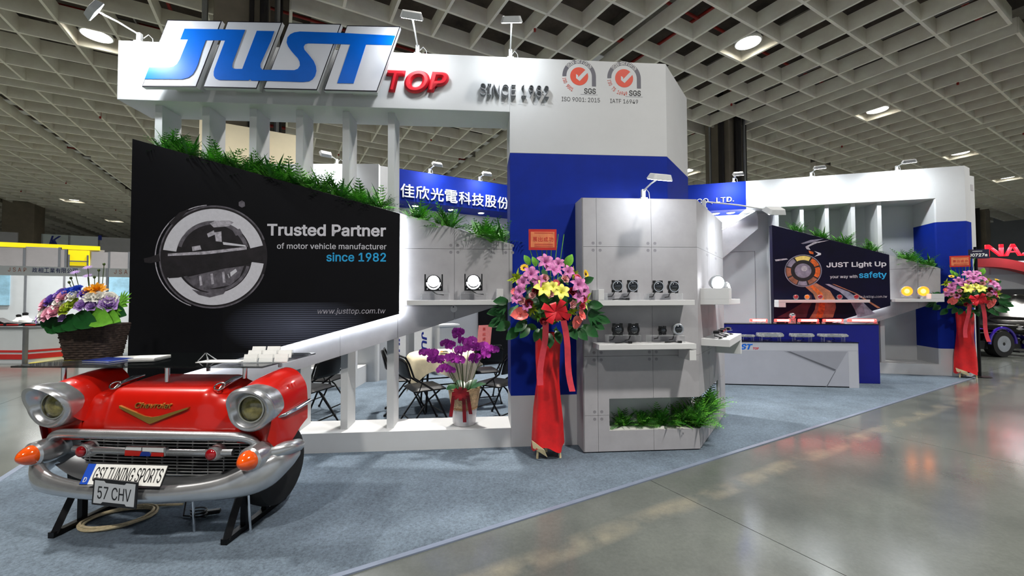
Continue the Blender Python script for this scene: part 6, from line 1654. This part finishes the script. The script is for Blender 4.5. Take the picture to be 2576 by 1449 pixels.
for (a, b, t_, bt) in ((-60, 62, 622, 700), (62, 150, 622, 700), (150, 166, 628, 700), (228, 275, 634, 700), (275, 325, 634, 700)):
    u0, u1 = FG.at(a, 640)[0], FG.at(b, 640)[0]; zt = FG.at((a + b) / 2, t_)[1]; MB().box(u0 + .02, u1 - .02, 0, .06, 0, zt).build('wall_panel', SHELLG, gs); MB().box(u1 - .03, u1 + .03, -.02, .08, 0, zt + .02).build('post', ALU, gs)
base(gs)
FY = Frame(-22.0, 17.6, HALL)
ys = fthing(FY, 'trade_stand', 'stand with a glowing yellow fascia and yellow sign cube, far left', 'trade stand')
for a, b, t_, bt in ((-60, 172, 611, 622), (172, 250, 618, 628)):
    u0, u1 = FY.at(a, 615)[0], FY.at(b, 615)[0]; MB().box(u0, u1, 0, .1, FY.at((a + b) / 2, bt)[1], FY.at((a + b) / 2, t_)[1]).build('yellow_fascia', YELF, ys)
u0, u1 = FY.at(172, 640)[0], FY.at(224, 640)[0]; MB().box(u0, u1, -.02, .3, FY.at(195, 668)[1], FY.at(195, 630)[1]).build('sign_cube', YELF, ys); MB().box(u0, u1, -.05, -.02, FY.at(195, 659)[1], FY.at(195, 656)[1]).build('cube_bar', ALU, ys)
MB().box(FY.at(-60, 615)[0], FY.at(-58, 615)[0], 0, .1, 0, 3.6).build('post', ALU, ys); MB().box(u0, u0 + .06, -.05, 0, 0, 3.6).build('post', ALU, ys); MB().box(u1 - .06, u1, -.05, 0, 0, 3.6).build('post', ALU, ys)
MB().box(FY.at(-60, 615)[0], FY.at(260, 615)[0], .1, .16, 0, FY.at(90, 622)[1]).build('wall_panel', SHELLG, ys)
base(ys)
FK2 = Frame(-33.0, 27.0, HALL)
hb = fthing(FK2, 'hanging_banner', 'white hanging banners with a blue letter K far off on the left', 'banner')
zt, zo = FK2.at(140, 590)[1], FK2.at(140, 625)[1]
for a, b, m in ((-40, 44, SHELLG), (104, 172, mat('banner_pale', (190, 200, 200), .6, var=.03)), (173, 247, SHELLW), (248, 330, SHELLG)):
    MB().box(FK2.at(a, 600)[0], FK2.at(b, 600)[0], 0, .1, zo - 1.0, zt).build('sheet', m, hb)
    MB().box(FK2.at(a, 600)[0], FK2.at(a, 600)[0] + .08, 0.0, .12, 0, zt).build('post', ALU, hb)
u0, u1 = FK2.at(123, 600)[0], FK2.at(154, 600)[0]; text_part('lettering', 'K', u0, u1, FK2.at(130, 617)[1], FK2.at(130, 593)[1], .002, .02, DB, hb, .25, .012)
u0, u1 = FK2.at(247, 600)[0], FK2.at(256, 600)[0]; MB().box(u0, u1, -.02, 0, FK2.at(250, 604)[1], FK2.at(250, 592)[1]).build('mark', DB, hb)
base(hb)
# yellow floor marking seen past the basket
ym = MB().box(-.5, .5, -.05, .05, 0, .006).build('floor_tape', YELF, None); p = on_z(150, 908); ym.location = p; ym.rotation_euler = (0, 0, R(40)); tag(ym, 'yellow tape strip on the hall floor behind the basket', 'tape')  # tape shares the fascia yellow, painted-in glow included
# tall beige wall behind the fins
FE = Frame(-6.15, 8.7, HALL)
bg_ = fthing(FE, 'trade_stand', 'tall beige stand wall with an orange upright seen between the fins', 'trade stand')
BEI = mat('beige_panel', (238, 226, 194), .6, var=.02, vs=2); ORS = mat('orange_stripe', (222, 96, 20), .5, var=.04)
u0 = FE.at(500, 400)[0]; u1 = FE.at(662, 400)[0]; u2 = FE.at(775, 400)[0]
zt = FE.at(560, 309)[1]
MB().box(u0, u1, 0, .1, 0, zt).build('panel', BEI, bg_); MB().box(u1 + .004, u2, 0, .1, 0, zt).build('panel', BEI, bg_); MB().box(FE.at(666, 380)[0], FE.at(675, 380)[0], -.02, 0, 0, FE.at(670, 338)[1]).build('orange_upright', ORS, bg_)
base(bg_)

# ============================================================ right edge: neighbour wall, sign, cars
FN = Frame(9.12, 8.02, HALL)
nw = thing('partition_wall', 'white end wall of the next stand beside the far flower arrangement', 'stand wall', (9.16, 8.1, 0), HALL - 8)
MB().box(-.12, .12, 0, .05, 0, 3.92).build('end_board', WHITE, nw, bevel=.01); MB().box(-.12, -.09, .05, 1.2, 0, 3.92).build('side_board', SHELLG, nw); MB().box(.09, .12, .05, 1.2, 0, 3.92).build('side_board', SHELLG, nw); MB().box(-.03, .06, -.004, 0, 3.62, 3.74).build('label_plate', SHELLG, nw)
Ys = 7.75
pA = on_y(2456, 700, Ys)
sp = thing('aisle_sign', 'dark stand number sign J0727a on a black pole at the right portal', 'sign', (pA.x, Ys, 0), -20)
MB().tube([(0, 0, 0.01), (0, 0, 2.45)], .025, 8).build('pole', STEELB, sp); MB().lathe([(.16, 0), (.16, .012), (.03, .02)], 20).build('foot', STEELB, sp)
z0, z1 = on_y(2456, 651, Ys).z, on_y(2456, 628, Ys).z
MB().box(-.17, .17, -.05, -.025, z0, z1).build('sign_panel', mat('sign_navy', (34, 30, 58), .5, var=.05), sp)
text_part('lettering', 'J0727a', -.12, .14, z0 + .035, z0 + .095, .05, .002, PAPER, sp, 0, .03); MB().box(-.07, .07, -.052, -.05, z1 - .04, z1 - .03).build('rule', PAPER, sp)
RSG = mat('red_sign_lit', (230, 20, 34), .4, emis=(255, 16, 34), es=2.2); RBM = mat('red_arch', (178, 44, 48), .5, var=.05)
FQ = Frame(14.6, 12.6, -20)
rs = fthing(FQ, 'trade_stand', 'stand with glowing red letters on a red arch at the right edge', 'trade stand')
u = lambda px, py=650: FQ.at(px, py)[0]
zA = FQ.at(2500, 648)[1]
for chx, a, b in (('N', 2474, 2520), ('A', 2521, 2566), ('.', 2567, 2575)):
    text_part('letter', chx, u(a), u(b), zA + .03, FQ.at(2500, 616)[1] if chx != '.' else zA + .12, .05, .05, RSG, rs, 0, .02)
L_ = [(u(2440) + i * (u(2700) - u(2440)) / 14, zA - .9 * (i / 14 - .12) ** 2 * 1.3) for i in range(15)]
MB().prism(L_ + [(a, z - .28) for a, z in reversed(L_)], -.1, .2).build('arch', RBM, rs)
zW0, zW1 = FQ.at(2500, 727)[1], FQ.at(2500, 660)[1]
MB().box(u(2440), u(2700), .3, .4, zW0, zA - .1).build('header_panel', WHITE, rs); MB().box(u(2505), u(2700), .22, .3, FQ.at(2500, 690)[1], zA - .15).build('header_panel', SHELLG, rs)
MB().box(u(2440), u(2700), 1.6, 1.7, 0, zW0).build('dark_back', mat('dark_backdrop', (30, 32, 36), .6, var=.3, vs=1), rs); MB().box(u(2440), u(2440) + .15, .3, .5, 0, zW0).build('leg', SHELLG, rs); MB().box(u(2690), u(2690) + .15, .3, .5, 0, zW0).build('leg', SHELLG, rs)
base(rs)
la = bpy.data.lights.new('stand_light', 'AREA'); la.energy = 16; la.size = .8; la.color = (.8, .9, 1); lo = bpy.data.objects.new('stand_light', la); col.objects.link(lo); lo.location = FQ.world(u(2540), .2, 3.0)
# cars
KBL = mat('car_black', (14, 14, 16), .12, var=.1, coat=1.0); KPU = mat('car_purple', (52, 26, 150), .15, var=.08, vs=4, coat=1.0); KGL = mat('car_glass', (30, 36, 40), .05, coat=1.0, var=.05)
def show_car(loc, rz, paint, label, L=4.3, W=1.75, hgt=1.36, style=0):
    t = thing('show_car', label, 'car', loc, rz)
    h2 = W / 2
    prof = [(0, .32), (.02, .55), (.15, .68), (1.25, .80), (1.3, .82), (2.0, hgt - .02), (2.4, hgt), (3.1, hgt - .04), (3.7, .92), (4.2, .86), (4.3, .6), (4.3, .34)]
    if style: prof = [(0, .18), (.05, .42), (.3, .56), (1.3, .72), (2.0, 1.12), (2.5, 1.16), (3.2, 1.08), (4.1, .8), (4.3, .6), (4.3, .2)]
    rows = []
    for sx, kx, kz in ((-1, 1, 0), (-.98, 1, .06), (-.8, 1, .9), (0, 1, 1), (.8, 1, .9), (.98, 1, .06), (1, 1, 0)):
        rows.append([(sx * h2, y, max(.22, z if z < .7 else .7 + (z - .7) * kz) if abs(sx) > .9 else z) for y, z in prof])
    loft(rows, 25, 49).build('body', paint, t, True, ang=50)
    MB().box(-h2 * .9, h2 * .9, .1, L - .1, .2, .4).build('floor_pan', DKC, t)
    for s in (-1, 1):
        for y in (.82, 3.35):
            Mw = Matrix.Translation((s * (h2 - .08), y, .33)) @ Matrix.Rotation(R(90), 4, 'Y')
            w = MB().lathe([(.2, -.11), (.32, -.11), (.33, 0), (.32, .11), (.2, .11)], 28, Mw).build('wheel', TYRE, t, True)
            MB().lathe([(.001, s * .1), (.08, s * .12), (.2, s * .115), (.205, s * .1)], 24, Mw, cap=False).build('rim', ALU, w, True)
            MB().tube([(s * (h2 + .005), y + .4 * math.cos(a), .33 + .4 * math.sin(a)) for a in [PI * k / 12 for k in range(13)]], .035, 8).build('wheel_arch', paint, t, True)
        MB().ball((s * h2 * .72, .06, .58 if not style else .44), .1, 14, 8, (1.2, .5, .8)).build('headlamp', CLG, t, True)
        MB().tube([(s * (h2 + .01), .9, .62), (s * (h2 + .01), 3.6, .62)], .012, 6).build('side_trim', CHROME, t)
        MB().box(s * (h2 - .02) - .004, s * (h2 - .02) + .004, 1.75, 3.1, .86, hgt - .16 if not style else 1.0).build('side_window', KGL, t)
    MB().tube([(-h2 * 1.0, .12, .36), (-h2 * .7, -.04, .36), (h2 * .7, -.04, .36), (h2 * 1.0, .12, .36)], .06, 8).build('bumper', CHROME if not style else KBL, t, True)
    MB().box(-.5, .5, .02, .06, .42, .54).build('grille', DKC, t)
    q = MB(); q.add([(-h2 * .68, 1.36, .86), (h2 * .68, 1.36, .86), (h2 * .6, 1.98, hgt - .06 if not style else 1.1), (-h2 * .6, 1.98, hgt - .06 if not style else 1.1)], [(0, 1, 2, 3)]); q.build('windscreen', KGL, t, solid=.01)
    if style: MB().box(-h2, h2, -.1, .3, .1, .13).build('splitter', STEELB, t)
    return t
p = on_z(2546, 893); show_car((p.x, p.y + .6, 0), 98, KPU, 'low purple sports car nose at the right edge', style=1)
p = on_z(2492, 872); show_car((p.x, p.y, 0), -78, KBL, 'black classic car behind the purple one at the right edge', hgt=1.5)

# small glowing lenses are already matched by lamps; only the light strips are sampled as lights themselves
for m in bpy.data.materials:
    if m.name != 'led_strip':
        m.cycles.emission_sampling = 'NONE'
